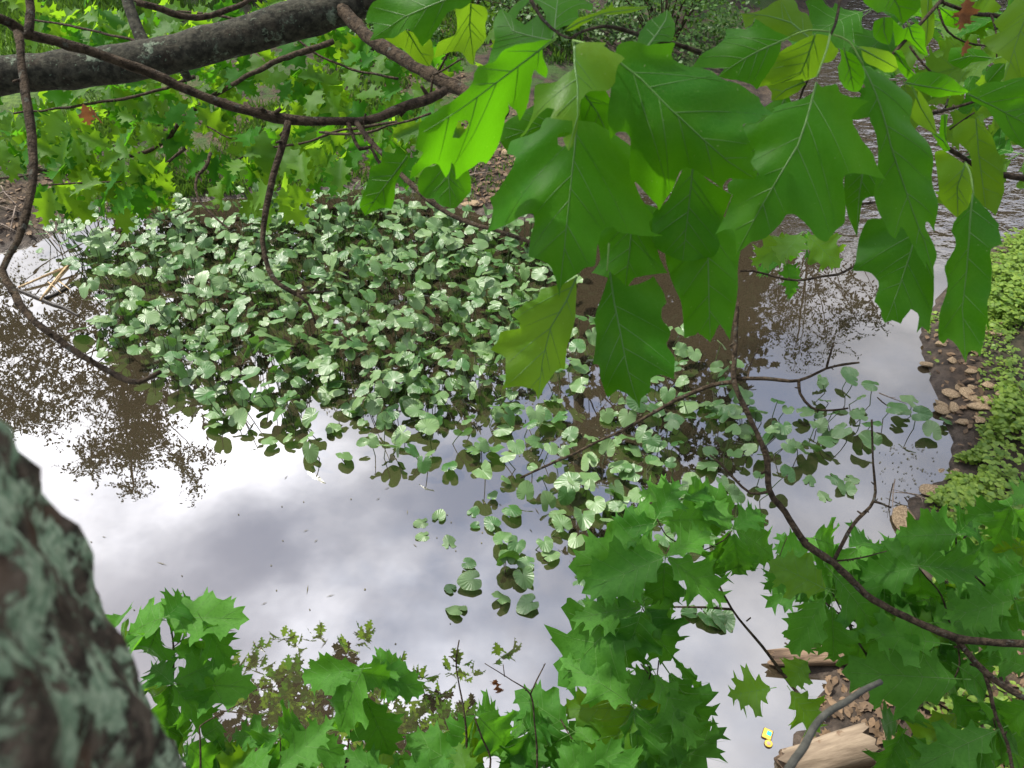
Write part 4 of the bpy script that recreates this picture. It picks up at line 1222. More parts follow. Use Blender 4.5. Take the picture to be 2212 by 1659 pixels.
for b, t, k in MIDL:
    leaf_between(e2, fa(*b), fa(*t), 2.10 + .07 * k + rng.uniform(-.03, .03), rng.random() < .15)
for k in range(10):
    b = (rng.uniform(600, 1180), rng.uniform(1660, 1730))
    leaf_between(e2, b, (b[0] + rng.uniform(-110, 110), b[1] - rng.uniform(40, 100)), rng.uniform(2.0, 2.2), rng.random() < .15)
for k in range(5):
    put_leaf(e2, P(1072 + k, 1468 + k * 5, 2.02), Vector((-.3 + .15 * k, 0, -1)), Vector((rng.uniform(-1, 1), -1, .2)), .026, dead=True, label='withered brown seed cluster')

lr = empty('oak_branch', P(2212, 1391, 2.0), 'forked bare-tipped oak branch with leafy whorls over the stony shore', 'branch')
for q, dep, rad in [
    ([(2330, 1400), (2212, 1390), (2066, 1378), (1976, 1341), (1886, 1296), (1801, 1216), (1741, 1176), (1696, 1106), (1662, 1060), (1655, 986), (1632, 930), (1592, 843), (1585, 816), (1588, 740), (1592, 652)], (1.9, 2.0), (.0135, .0085)),
    ([(2066, 1380), (2121, 1446), (2181, 1491), (2260, 1530)], (1.92, 1.85), (.011, .008)),
    ([(2126, 1451), (2140, 1500), (2151, 1546), (2176, 1606), (2190, 1680)], (1.9, 1.8), (.007, .005)),
    ([(1590, 824), (1540, 832), (1474, 858), (1400, 898), (1340, 932), (1240, 980), (1124, 1032)], (2.0, 2.25), (.0085, .004)),
    ([(1588, 818), (1650, 818), (1725, 822), (1785, 796), (1820, 788), (1856, 783)], (2.0, 2.0), (.0070, .0035)),
    ([(1725, 822), (1728, 850), (1752, 880), (1775, 886), (1800, 886), (1832, 882)], (2.0, 2.02), (.0055, .0030)),
    ([(1785, 796), (1792, 770), (1801, 740)], (2.0, 1.98), (.004, .0025)),
    ([(1615, 816), (1622, 785), (1638, 752)], (2.0, 2.05), (.003, .0015)),
    ([(1660, 1062), (1622, 1066), (1585, 1033), (1555, 1000), (1533, 983)], (2.0, 2.05), (.0055, .003)),
    ([(1800, 1214), (1841, 1136), (1888, 1080), (1886, 1003), (1883, 906)], (1.97, 1.95), (.0065, .0032)),
    ([(1888, 1083), (1905, 1088), (1925, 1097)], (1.96, 1.96), (.0045, .003)),
    ([(1806, 1212), (1860, 1205), (1916, 1190)], (1.97, 1.95), (.0035, .0018)),
]:
    branch(lr, 'branch', q, dep, rad, sides=10, knots=5, rough=.18)
for q, dep, rad in [([(1905, 1300), (1905, 1320), (1840, 1340), (1780, 1300)], 2.1, .003), ([(1546, 1251), (1581, 1316), (1646, 1396), (1706, 1476), (1731, 1506), (1760, 1550)], (2.35, 2.2), (.004, .0075)),
                    ([(1581, 1316), (1520, 1312), (1456, 1311)], (2.35, 2.4), (.0055, .003)), ([(1612, 1342), (1622, 1334)], 2.35, .003), ([(1832, 1340), (1850, 1380), (1885, 1430)], (2.2, 2.3), (.006, .004)),
                    ([(1700, 1160), (1690, 1185), (1680, 1215)], 2.1, .0018)]:
    branch(lr, 'twig', q, dep, rad, sides=7, knots=3)
BL = [((720, 490), (330, 640), 0), ((760, 490), (1022, 700), 0), ((735, 510), (715, 770), 0), ((700, 480), (275, 530), 1), ((725, 475), (515, 400), 0), ((745, 480), (965, 350), 0), ((690, 275), (530, 240), 1), ((690, 265), (790, 90), 1), ((700, 280), (1000, 270), 1), ((690, 290), (420, 330), 1),
      ((1110, 330), (1252, 228), 0), ((1100, 330), (930, 150), 1), ((1095, 345), (985, 570), 1), ((1120, 350), (1150, 595), 0), ((1130, 335), (1345, 460), 1), ((840, 160), (990, 80), 1), ((820, 140), (625, 130), 2), ((860, 170), (1130, 180), 2), ((1100, 320), (820, 220), 2), ((600, 760), (255, 800), 0), ((560, 770), (150, 1110), 0), ((600, 785), (500, 1095), 0), ((620, 760), (600, 640), 1),
      ((625, 775), (765, 1040), 0), ((630, 765), (832, 872), 0), ((550, 1300), (250, 1090), 0), ((545, 1320), (210, 1330), 1), ((550, 1325), (400, 1600), 0), ((560, 1300), (640, 1090), 0), ((575, 1300), (790, 1420), 0), ((565, 1330), (840, 1600), 0), ((560, 1340), (600, 1720), 0), ((690, 1150), (872, 1485), 0), ((765, 1140), (992, 1475), 0), ((640, 1130), (745, 1335), 2),
      ((560, 1300), (700, 1190), 1), ((540, 1290), (480, 1120), 1), ((190, 1430), (-60, 1250), 1), ((200, 1470), (-40, 1600), 0), ((200, 1480), (210, 1700), 1), ((320, 1700), (480, 1560), 1), ((320, 1720), (180, 1560), 1), ((420, 1720), (640, 1580), 1), ((430, 1720), (330, 1520), 2)]
CL = [((1020, 355), (728, 362), 0), ((1015, 350), (840, 280), 1), ((1030, 350), (1135, 260), 1), ((1015, 365), (800, 430), 1), ((1030, 365), (1120, 560), 2), ((1330, 205), (1240, 410), 0), ((1320, 205), (1085, 265), 1), ((1335, 215), (1430, 340), 0), ((1325, 195), (1260, 100), 2), ((1340, 195), (1440, 90), 1), ((810, 540), (525, 590), 0), ((815, 560), (830, 745), 1), ((800, 530), (630, 420), 1),
      ((830, 530), (1105, 560), 0), ((820, 520), (960, 420), 1), ((1350, 720), (1000, 810), 0), ((1345, 705), (1110, 440), 1), ((1350, 700), (1300, 540), 1), ((1360, 730), (1430, 900), 0), ((350, 585), (615, 880), 0), ((290, 660), (20, 520), 0), ((285, 715), (110, 1000), 0), ((330, 770), (345, 1088), 0), ((300, 650), (90, 600), 1), ((280, 730), (200, 1000), 2), ((360, 600), (600, 700), 1), ((340, 560), (220, 370), 2),
      ((930, 960), (530, 905), 0), ((980, 950), (690, 850), 1), ((950, 950), (700, 1020), 2), ((1010, 1160), (525, 1135), 0), ((1030, 1190), (900, 1250), 2), ((1040, 1100), (1295, 1260), 0), ((1240, 1450), (835, 1620), 0), ((1235, 1470), (1010, 1720), 0), ((985, 1240), (1135, 1430), 0), ((1250, 1460), (1330, 1700), 1), ((1250, 1450), (1440, 1560), 0), ((1250, 1440), (1180, 1300), 1), ((1020, 1100), (975, 980), 2),
      ((690, 1390), (595, 1430), 1), ((700, 1390), (830, 1360), 1), ((690, 1410), (700, 1600), 2), ((1440, 560), (1215, 620), 0), ((1440, 960), (1170, 940), 0), ((1440, 1110), (1200, 1010), 1), ((1440, 1290), (1290, 1430), 0), ((640, 540), (480, 420), 2), ((600, 520), (860, 370), 2), ((430, 420), (580, 350), 1), ((230, 380), (375, 420), 1), ((560, 560), (420, 480), 2), ((900, 850), (1185, 830), 1), ((880, 840), (640, 760), 2), ((900, 830), (1010, 720), 2),
      ((200, 480), (-20, 640), 1), ((190, 470), (20, 420), 1), ((1100, 880), (1260, 700), 2), ((1180, 800), (1000, 640), 2), ((1400, 420), (1180, 470), 1), ((1200, 500), (1340, 640), 2), ((1060, 640), (920, 760), 2), ((1300, 880), (1100, 960), 2), ((1440, 760), (1280, 860), 1), ((1180, 1000), (1100, 1150), 2), ((720, 1480), (600, 1700), 1), ((730, 1480), (900, 1720), 1), ((400, 900), (560, 1060), 2), ((640, 900), (860, 1120), 2), ((740, 620), (560, 760), 2), ((880, 640), (1020, 800), 2)]
for b, t, k in BL:
    leaf_between(lr, fb(*b), fb(*t), 2.10 + .08 * k + rng.uniform(-.03, .03), rng.random() < .10)
for b, t, k in CL:
    leaf_between(lr, fc(*b), fc(*t), 1.98 + .12 * k + rng.uniform(-.03, .03), rng.random() < .10)
FILL = [(1690, 1190), (1900, 1150), (2230, 1090), (2230, 1680), (1960, 1680), (1990, 1580), (2000, 1480), (1880, 1400), (1780, 1330)]
k = 0
while k < 34:
    b = (rng.uniform(1680, 2230), rng.uniform(1090, 1680))
    if not inside(FILL, *b):
        continue
    a = R(rng.uniform(60, 250))
    l = rng.uniform(95, 150)
    t = (b[0] + math.cos(a) * l, b[1] + math.sin(a) * l)
    k += 1
    if math.hypot(t[0] - 1935, t[1] - 1530) < 75 or math.hypot(t[0] - 1975, t[1] - 1278) < 45 or (t[0] < 1900 and t[1] > 1400):
        continue
    leaf_between(lr, b, t, rng.uniform(2.12, 2.5), rng.random() < .12)
for k in range(9):
    b = (rng.uniform(1180, 1520), rng.uniform(1640, 1720))
    leaf_between(lr, b, (b[0] + rng.uniform(-110, 110), b[1] - rng.uniform(40, 110)), rng.uniform(1.95, 2.2), rng.random() < .12)
leaf_between(lr, fb(770, 1030), fb(972, 1282), 2.1, narrow=.25, face=.1)
for b, t in [((190, 1065), (95, 1175)), ((105, 1235), (232, 1425)), ((-18, 1215), (-220, 1250))]:
    leaf_between(lr, fc(*b), fc(*t), 2.1, True, narrow=1.1, full=.06)
for pts in [[(735, 495), (760, 420), (800, 400), (900, 430)], [(690, 270), (740, 360), (800, 400)], [(1110, 330), (1060, 390), (930, 450), (880, 430)], [(610, 770), (650, 860), (620, 960), (600, 1050)], [(600, 1050), (650, 1100), (640, 1180), (555, 1310)], [(690, 1150), (700, 1060)], [(765, 1140), (710, 1060)], [(640, 1130), (600, 1080)], [(240, 1540), (180, 1440), (150, 1380)]]:
    branch(lr, 'twig', L2(fb, pts), (2.13, 2.2), (.0022, .003))
for pts in [[(1020, 355), (1030, 450), (1100, 560), (1180, 640)], [(810, 540), (860, 600), (940, 700), (1000, 900)], [(1350, 715), (1400, 760), (1460, 900)], [(1010, 1160), (1040, 1080), (1030, 960)], [(1245, 1450), (1230, 1380), (1200, 1200)], [(330, 680), (400, 820), (440, 900), (560, 1100)]]:
    branch(lr, 'twig', L2(fc, pts), (2.0, 2.1), (.0022, .004))

m2 = MB()
P3, R3 = path([(1660, 1760), (1705, 1659), (1737, 1613), (1755, 1576), (1783, 1543), (1829, 1515), (1865, 1491), (1902, 1473)], (.85, 1.0), (.0050, .0034))
tube(m2, P3, R3, 14, .01, rough=.08, freq=50)
add('bare_stem', m2.mesh('bare_stem', M['grey_stem']), label='smooth grey leafless stem curving above the sawn log', cat='stem')

# ------------------------------------------------------------------ pond lilies
def lily_variant(seed):
    r = random.Random(seed)
    fold = r.uniform(-.3, .85)
    cup = r.uniform(-.35, .35)
    wav = r.uniform(.02, .07)
    ph = r.uniform(0, 6)
    NA, NR = 30, 5
    v, uv, f = [(0, 0, 0)], [(0.5, 0.0)], []
    amax = math.pi - r.uniform(.16, .42)
    asym = r.uniform(-.05, .05)
    for j in range(1, NR + 1):
        rr = j / NR
        for i in range(NA + 1):
            th = -amax + 2 * amax * i / NA
            c = math.cos(th)
            rad = 0.47 + 0.12 * c + 0.07 * max(0, c) ** 6 + 0.055 * math.cos(3 * th) * (1 if c < 0 else .4) + asym * math.sin(th)
            if abs(th) > amax - .12:
                rad *= .93
            rad *= 1 + .02 * math.sin(th * 9 + ph)
            x, y = math.sin(th) * rad * rr * .95, math.cos(th) * rad * rr
            z = fold * abs(x) * .8 + cup * (x * x + y * y) + wav * rr ** 3 * math.sin(th * 5 + ph) - .05 * rr
            v.append((x, y, z))
            uv.append((th / (2 * math.pi) + .5, rr))
    for i in range(NA):
        f.append((0, 2 + i, 1 + i))
    for j in range(NR - 1):
        a, b = 1 + j * (NA + 1), 1 + (j + 1) * (NA + 1)
        for i in range(NA):
            f.append((a + i, a + i + 1, b + i + 1, b + i))
    return mesh_of('pond_lily_leaf', v, f, M['lily'], uv=uv)


LILY = [lily_variant(40 + i) for i in range(12)]
STALKS = []
for i in range(5):
    mb = MB()
    b = rng.uniform(-.18, .18)
    tube(mb, [(0, 0, 0), (b * .8, .05, .35), (b, .02, .7), (0, 0, 1)], [.045, .04, .035, .03], 6, .12, rough=0)
    STALKS.append(mb.mesh('lily_stalk', M['stalk']))


def lily_leaf(plant, pos, az, tilt, size, foot=None, bank=0.0, var=None):
    m = Matrix.Translation(pos) @ Matrix.Rotation(az, 4, 'Z') @ Matrix.Rotation(R(tilt), 4, 'X') @ Matrix.Rotation(R(bank), 4, 'Y') @ Matrix.Diagonal((size, size, size, 1))
    add('leaf', LILY[rng.randrange(len(LILY)) if var is None else var], plant, m)
    if foot is not None:
        d = pos - foot
        q = Vector((0, 0, 1)).rotation_difference(d.normalized()).to_matrix().to_4x4()
        s = Matrix.Translation(foot) @ q @ Matrix.Diagonal((.11, .11, d.length, 1))
        add('stalk', rng.choice(STALKS), plant, s)


def lily_plant(x, y, n, spread, hgt, size, label, group):
    e = empty('pond_lily', (x, y, 0.0), label, 'water plant', group)
    for k in range(n):
        a = 2 * math.pi * (k + rng.uniform(-.4, .4)) / n
        rr = spread * math.sqrt(rng.uniform(.05, 1))
        h = rng.uniform(*hgt)
        p = Vector((x + math.cos(a) * rr, y + math.sin(a) * rr, h))
        foot = Vector((x + math.cos(a) * rr * .35, y + math.sin(a) * rr * .35, -.12))
        az = rng.uniform(0, 6.283)
        tilt = rng.gauss(-6, 22)
        if rng.random() < .12:
            tilt = rng.choice((-1, 1)) * rng.uniform(40, 75)
        if h < .035:
            tilt = rng.uniform(-2, 2)
        lily_leaf(e, p, az, tilt, size * rng.uniform(.55, 1.22), foot if h > .11 or rng.random() < .3 else None, rng.gauss(0, 17) if h > .05 else 0)
    return e


def zone(poly, spacing, seed, zref=.2):
    """points spread evenly over a stretch of the pond"""
    pl = [tuple(G(x, y, zref).xy) for x, y in poly]
    r = random.Random(seed)
    xa, xb = min(p[0] for p in pl), max(p[0] for p in pl)
    ya, yb = min(p[1] for p in pl), max(p[1] for p in pl)
    got = []
    for _ in range(9000):
        q = (r.uniform(xa, xb), r.uniform(ya, yb))
        if inside(pl, *q) and all((q[0] - a) ** 2 + (q[1] - b) ** 2 > spacing ** 2 for a, b in got):
            got.append(q)
    return got


DENSE = [(115, 492), (330, 452), (560, 430), (800, 415), (990, 452), (1150, 500), (1200, 560), (1190, 640), (1120, 700), (1060, 760), (1000, 830), (900, 840), (760, 845), (640, 855), (560, 870), (450, 880), (395, 840), (350, 780), (250, 730), (215, 680), (235, 610), (150, 530)]
for x, y in zone(DENSE, .335, 1):
    if y > 9.3:
        lab, grp = 'pond lily in the back row of the bed, against the grassy bank', 'pond lilies against the grassy bank'
    elif x < -3.1:
        lab, grp = 'pond lily with wavy leaves at the bed end beside the broken reeds', 'pond lilies beside the broken reeds'
    elif y < 6.9:
        lab, grp = 'pond lily on the outer edge of the dense bed, casting leaf reflections', 'pond lilies on the outer edge'
    elif x > -.6:
        lab, grp = 'pond lily in the dense bed next to the hanging oak leaves', 'pond lilies next to the hanging oak leaves'
    else:
        lab, grp = 'pond lily with upright heart-shaped leaves crowded mid bed', 'pond lilies crowded mid bed'
    lily_plant(x, y, rng.randint(10, 12), .28, (.05, .42), .165, lab, grp)
MID = [(600, 880), (1000, 845), (1090, 760), (1200, 690), (1300, 690), (1460, 720), (1560, 770), (1520, 860), (1640, 930), (1640, 1100), (1450, 1130), (1290, 1110), (1190, 1090), (1060, 1050), (1000, 1000), (850, 1000), (760, 1010), (690, 960)]
for x, y in zone(MID, .335, 2, .12):
    lily_plant(x, y, rng.randint(4, 6), .26, (.04, .24), .165, 'pond lily with loosely spaced leaves in open brown water', 'pond lilies in the thinner part of the bed')
RIGHT = [(1560, 850), (1700, 880), (1860, 815), (1960, 860), (2000, 900), (1960, 930), (1850, 950), (1700, 960), (1640, 985)]
for x, y in zone(RIGHT, .36, 3, .12):
    lily_plant(x, y, rng.randint(4, 6), .24, (.05, .22), .165, 'pond lily standing in clear water close to the stony shore', 'pond lilies close to the stony shore')
# the outlying group and the single pads
OUT = [(1085, 1165, .10, .24, 20), (1118, 1172, .09, .22, 160), (1008, 1216, .05, .16, 250), (1142, 1214, .06, .20, 80), (1022, 1250, .07, .25, 100), (1130, 1242, .05, .24, 200), (1080, 1292, .06, .21, 300), (990, 1316, .03, .22, 60),
       (1146, 1302, .04, .24, 120), (1065, 1132, .05, .20, 40), (1095, 1205, .12, .20, 10), (1175, 1170, .08, .2, 200), (1185, 1200, .05, .2, 290), (1215, 1135, .08, .24, 30), (1245, 1160, .07, .2, 150), (1210, 1110, .06, .2, 80), (975, 1272, .02, .13, 60)]
e = empty('pond_lily', G(1075, 1235), 'small outlying pond lily with round pads in open cloudy water', 'water plant')
for x, y, h, s, a in OUT:
    p = G(x, y, h)
    ft = G(x + (1080 - x) * .4, y + (1230 - y) * .4, 0)
    ft.z = -.1
    lily_leaf(e, p, R(a), rng.gauss(-4, 9), s * .70, ft, rng.gauss(0, 8))
lily_leaf(e, G(1092, 1205, .1), R(200), 80, .2, G(1090, 1225, -.1))
e = empty('pond_lily', G(1120, 1195), 'broad wavy pond lily between the outlying pads and the main bed', 'water plant')
for x, y, h, s, a in [(1270, 1035, .14, .24, 30), (1340, 1085, .12, .26, 60), (1285, 1085, .10, .2, 200), (1235, 1040, .16, .26, 85), (1380, 1065, .12, .2, 140)]:
    lily_leaf(e, G(x, y, h), R(a), rng.gauss(-4, 12), s * .85, G(x, y, -.1) + Vector((.03, .05, 0)), rng.gauss(0, 8))
for lab, pads in [('tiny floating lily pads by themselves on the white cloud reflection', [(914, 1128, .12), (947, 1118, .12), (917, 1157, .11), (970, 1174, .13), (1020, 1107, .11), (1030, 1135, .08)]),
                  ('few small lily pads floating near the driftwood shore', [(1748, 1040, .12), (1800, 1030, .15), (1828, 1060, .17), (1783, 1075, .12), (1836, 1032, .12), (1255, 1252, .17), (1262, 1300, .10), (1530, 1330, .20), (1560, 1335, .18), (1495, 1325, .12)])]:
    c = G(*pads[0][:2])
    e = empty('pond_lily', (c.x, c.y, 0), lab, 'water plant')
    for x, y, s in pads:
        p = G(x, y, .012)
        lily_leaf(e, p, rng.uniform(0, 6.28), 0, s, p + Vector((0.01, .02, -.12)), 0, var=rng.choice((0, 3, 6)))

# ------------------------------------------------------------------ stones
def stone_mesh(seed):
    r = random.Random(seed)
    import bmesh
    bm = bmesh.new()
    bmesh.ops.create_icosphere(bm, subdivisions=3, radius=1)
    cuts = [(rdir(r), r.uniform(.45, .8)) for _ in range(9)]
    off = Vector((r.uniform(0, 50), 0, 0))
    for v in bm.verts:
        p = v.co.copy()
        for n, d in cuts:
            e = p.dot(n) - d
            if e > 0:
                p -= n * e * .99
        p *= 1 + .05 * noise.fractal(p * 2.5 + off, 1, 2, 4)
        v.co = (p.x, p.y * .8, p.z * .38)
    me = bpy.data.meshes.new('stone')
    bm.to_mesh(me)
    bm.free()
    me.materials.append(M['stone'])
    return me


STONES = [stone_mesh(i) for i in range(8)]
ST = [c6(*q) for q in [(1545, 525), (1680, 585), (1595, 690), (1740, 695), (2000, 570), (1850, 780), (1750, 900), (1790, 870), (1850, 885), (1830, 920), (1700, 985), (1760, 980), (1730, 1030), (1870, 955), (1895, 1000), (1950, 890), (2030, 955),
                       (1905, 1080), (1815, 1075), (1940, 985), (1960, 1030), (2170, 350), (1680, 940), (1770, 1395), (2040, 520), (1920, 560)]]
for i, (x, y) in enumerate(ST):
    p = G(x, y, .06)
    p.z = hz(p.x, p.y) + .01
    s = rng.uniform(.04, .095) * (1.35 if i in (2, 6, 13, 14) else 1)
    m = Matrix.Translation(p) @ Matrix.Rotation(rng.uniform(0, 6.28), 4, 'Z') @ Matrix.Rotation(R(rng.uniform(-14, 14)), 4, 'X') @ Matrix.Diagonal((s, s * .9, s * .85, 1))
    add('shore_stone', rng.choice(STONES), None, m, label='larger tan slab of stone in the mud strip between pond and weeds' if i in (2, 6, 13, 14) else 'tan angular stone lying on the muddy shore beside the green weeds', cat='stone', group='large stones on the muddy shore' if i in (2, 6, 13, 14) else 'stones on the muddy shore')
for (x, y, s, lab) in [(1955, 1118, .125, 'large cracked tan boulder half in the water below the weeds'), (2012, 1057, .10, 'squarish brown stone sunk among twigs at the water edge'), (2010, 1055, .05, None), (2040, 1010, .08, None), (2055, 1125, .08, None), (2072, 1110, .08, None),
                       (1975, 1278, .085, 'pale split stone seen between oak leaves'), (1962, 1260, .06, None), (1012, 440, .10, 'pale stone on the leafy bank behind the lily bed'), (1025, 440, .08, None), (1000, 465, .10, None), (1040, 360, .12, None), (970, 470, .09, None), (1095, 350, .1, None)]:
    p = G(x, y, .06)
    p.z = hz(p.x, p.y) + .02
    m = Matrix.Translation(p) @ Matrix.Rotation(rng.uniform(0, 6.28), 4, 'Z') @ Matrix.Diagonal((s * 1.1, s, s, 1))
    far = y < 500
    add('shore_stone', rng.choice(STONES), None, m, label=lab or ('small pale stone on the leafy bank behind the lilies' if far else 'small tan stone half hidden by weeds and oak leaves'), cat='stone',
        group=None if lab else ('stones behind the lilies' if far else 'stones among the weeds'))


# ------------------------------------------------------------------ logs, reeds, sticks, litter
def log(name, a, b, ra, rb, mat, label, cut='cut_wood', seed=0, squash=1.0, jag=.25, sides=28):
    a, b = Vector(a), Vector(b)
    L = (b - a).length
    X = (b - a).normalized()
    Z = Vector((0, 0, 1)) - X * X.z
    Z.normalize()
    Y = Z.cross(X)
    v, f = [], []
    n = 26
    r = random.Random(seed)
    js = [r.uniform(-1, 1) for _ in range(sides)]
    for i in range(n + 1):
        t = i / n
        for k in range(sides):
            an = 2 * math.pi * k / sides
            d = Vector((0, math.cos(an), math.sin(an) * squash))
            rr = (ra + (rb - ra) * t) * (1 + .10 * noise.noise(Vector((t * L * 5 + seed, d.y * 1.5, d.z * 1.5))) + .05 * noise.noise(Vector((t * L * 3, d.y * 9 + seed, d.z * 9))))
            x = t * L + (js[k] * jag * ra if i in (0, n) else js[k] * jag * ra * .4 if i in (1, n - 1) else 0)
            v.append((x, d.y * rr, d.z * rr + .03 * L * math.sin(t * 3.1 + seed)))
    for i in range(n):
        for k in range(sides):
            k2 = (k + 1) % sides
            f.append((i * sides + k, i * sides + k2, (i + 1) * sides + k2, (i + 1) * sides + k))
    e = empty(name, a, label, 'log')
    mtx = Matrix.Translation(a) @ Matrix((X, Y, Z)).transposed().to_4x4()
    add('bark_surface', mesh_of(name, v, f, M[mat]), e, mtx)
    for i in (0, n):
        ring = [Vector(v[i * sides + k]) for k in range(sides)]
        c = sum(ring, Vector()) / sides
        vv = [c + Vector((.01 * ra * 0 - (.002 if i == 0 else -.002), 0, 0))] + ring + [c.lerp(q, .55) + Vector((js[k] * .02 * ra, 0, 0)) for k, q in enumerate(ring)]
        ff = []
        for k in range(sides):
            k2 = (k + 1) % sides
            ff += [(1 + k, 1 + k2, 1 + sides + k2, 1 + sides + k), (0, 1 + sides + k, 1 + sides + k2)]
        if i:
            ff = [q[::-1] for q in ff]
        add('end_face', mesh_of('log_end', vv, [q[::-1] for q in ff], M[cut]), e, mtx)
    return e


def onbank(x, y, up):
    p = G(x, y, .05)
    return Vector((p.x, p.y, max(hz(p.x, p.y), 0) + up))


log('driftwood_log', onbank(1668, 1425, .05), onbank(1900, 1418, .07), .055, .095, 'driftwood', 'weathered driftwood log jutting from the leafy shore into the pond', cut='driftwood', seed=2, squash=.75, jag=.6)
log('sawn_log', onbank(1692, 1660, .06), onbank(1862, 1632, .08), .105, .118, 'bare_wood', 'thick pale barkless log lying beside the floating yellow litter', cut='driftwood', seed=5, jag=.3)
log('cut_branch', onbank(1937, 1530, .20), onbank(2040, 1450, .05), .075, .06, 'driftwood', 'short log with a fresh cream-coloured sawn end on the leaf litter', seed=8, jag=.05)
# reeds lying on the water at the far side
for i, (a, b, rad) in enumerate([(z, w, q) for z, w, q in [((40, 622), (160, 575), .012), ((55, 618), (165, 572), .009), ((95, 645), (160, 565), .012), ((88, 648), (158, 572), .010), ((100, 640), (163, 568), .008), ((150, 583), (120, 615), .006), ((118, 603), (155, 632), .006), ((105, 612), (135, 640), .005)]]):
    p, q = G(*a, .02), G(*b, .05)
    p.z, q.z = .025 + .012 * (i % 3), .06 + .012 * (i % 4)
    mb = MB()
    tube(mb, [p, p.lerp(q, .5) + Vector((0, 0, .01)), q], [rad * 1.1, rad, rad * .7], 7, .08, rough=.15)
    add('dry_reed', mb.mesh('dry_reed', M['reed']), label='broken straw-coloured reed stem lying on the water by the lily bed', cat='reed', group='broken reeds on the water')
for pts, rad, lab in [([(38, 625), (75, 640), (110, 655), (140, 665), (170, 682)], .016, 'dark waterlogged stick floating below the broken reeds'), ([(95, 645), (125, 632), (160, 612)], .016, 'dark wet stick crossing under the broken reeds')]:
    mb = MB()
    tube(mb, [G(*q, .012) for q in pts], [rad] * (len(pts) - 1) + [rad * .4], 8, .05, rough=.25)
    add('wet_stick', mb.mesh('wet_stick', M['wet_stick']), label=lab, cat='stick')
# dead sticks on the banks
r8 = random.Random(8)
for (x, y), (x2, y2), rad in [((0, 462), (45, 448), .012), ((20, 440), (50, 470), .008), ((45, 470), (28, 512), .010), ((-10, 500), (42, 512), .009), ((0, 472), (60, 480), .008), ((90, 455), (140, 520), .010), ((100, 500), (142, 545), .007), ((0, 392), (70, 380), .012), ((10, 400), (60, 392), .009),
                              ((780, 190), (860, 150), .016), ((830, 215), (905, 165), .014), ((880, 190), (940, 240), .012), ((920, 300), (1010, 330), .014), ((950, 350), (1040, 380), .012), ((990, 400), (1060, 395), .012), ((300, 290), (350, 345), .03), ((1900, 845), (1960, 870), .006), ((1880, 1420), (1830, 1470), .006),
                              ((1830, 1395), (1850, 1480), .006), ((1745, 1600), (1765, 1700), .006), ((1990, 1075), (1920, 1060), .006), ((1935, 1030), (1930, 1110), .005), ((1960, 1060), (2010, 1095), .006), ((1700, 1375), (1770, 1395), .006)]:
    p, q = G(x, y, .05), G(x2, y2, .05)
    p.z, q.z = max(hz(p.x, p.y), 0) + rad + .02, max(hz(q.x, q.y), 0) + rad + .03
    mb = MB()
    mid = p.lerp(q, .5) + Vector((r8.uniform(-.03, .03), r8.uniform(-.03, .03), .02))
    tube(mb, [p, mid, q], [rad, rad * .85, rad * .4], 7, .06, rough=.2, wander=.6)
    tube(mb, [mid, mid.lerp(q, .5) + Vector((r8.uniform(-.1, .1), r8.uniform(-.1, .1), .05))], [rad * .6, rad * .3], 5, .06, rough=.2)
    near = y > 700
    add('dead_stick', mb.mesh('dead_stick', M['stick']), label='thin dead stick lying across mud and stones of the weedy shore' if near else 'dead grey-brown stick lying on the bank behind the lilies', cat='stick',
        group='sticks on the weedy shore' if near else 'sticks on the bank behind the lilies')

# the yellow litter
yp = G(1658, 1585, .012)
ye = empty('plastic_toy', (yp.x, yp.y, 0), 'small yellow plastic piece with a blue square and a round disc floating by the log', 'litter')


def slab(outline, z0, z1, mat, name, parent):
    n = len(outline)
    v = [(x, y, z0) for x, y in outline] + [(x, y, z1) for x, y in outline] + [(x * .9 + sum(q[0] for q in outline) / n * .1, y * .9 + sum(q[1] for q in outline) / n * .1, z1 + (z1 - z0) * .35) for x, y in outline]
    f = [tuple(range(n))[::-1], tuple(range(2 * n, 3 * n))]
    for j in (0, 1):
        for i in range(n):
            i2 = (i + 1) % n
            f.append((j * n + i, j * n + i2, (j + 1) * n + i2, (j + 1) * n + i))
    o = add(name, mesh_of(name, v, f, M[mat], smooth=False), parent)
    o.rotation_euler = (0, 0, R(-28))
    return o


def rrect(cx, cy, w, h, r):
    out = []
    for sx, sy, a0 in ((1, 1, 0), (-1, 1, 90), (-1, -1, 180), (1, -1, 270)):
        for k in range(4):
            a = R(a0 + 30 * k)
            out.append((cx + sx * (w - r) + r * math.cos(a), cy + sy * (h - r) + r * math.sin(a)))
    return out


def disc(cx, cy, r, n=20):
    return [(cx + r * math.cos(6.283 * k / n), cy + r * math.sin(6.283 * k / n)) for k in range(n)]


slab(rrect(0, 0, .031, .036, .008), -.004, .008, 'dark_edge', 'rim', ye)
slab(rrect(0, 0, .028, .033, .008), .0085, .012, 'yellow', 'plate', ye)
slab(rrect(.009, .006, .014, .014, .003), .0135, .0145, 'cyan', 'picture', ye)
slab(disc(.022, -.058, .026), -.004, .008, 'dark_edge', 'rim', ye)
slab(disc(.022, -.058, .024), .0085, .012, 'yellow', 'disc', ye)
slab(disc(.022, -.058, .012), .0135, .0145, 'pinkish', 'centre', ye)

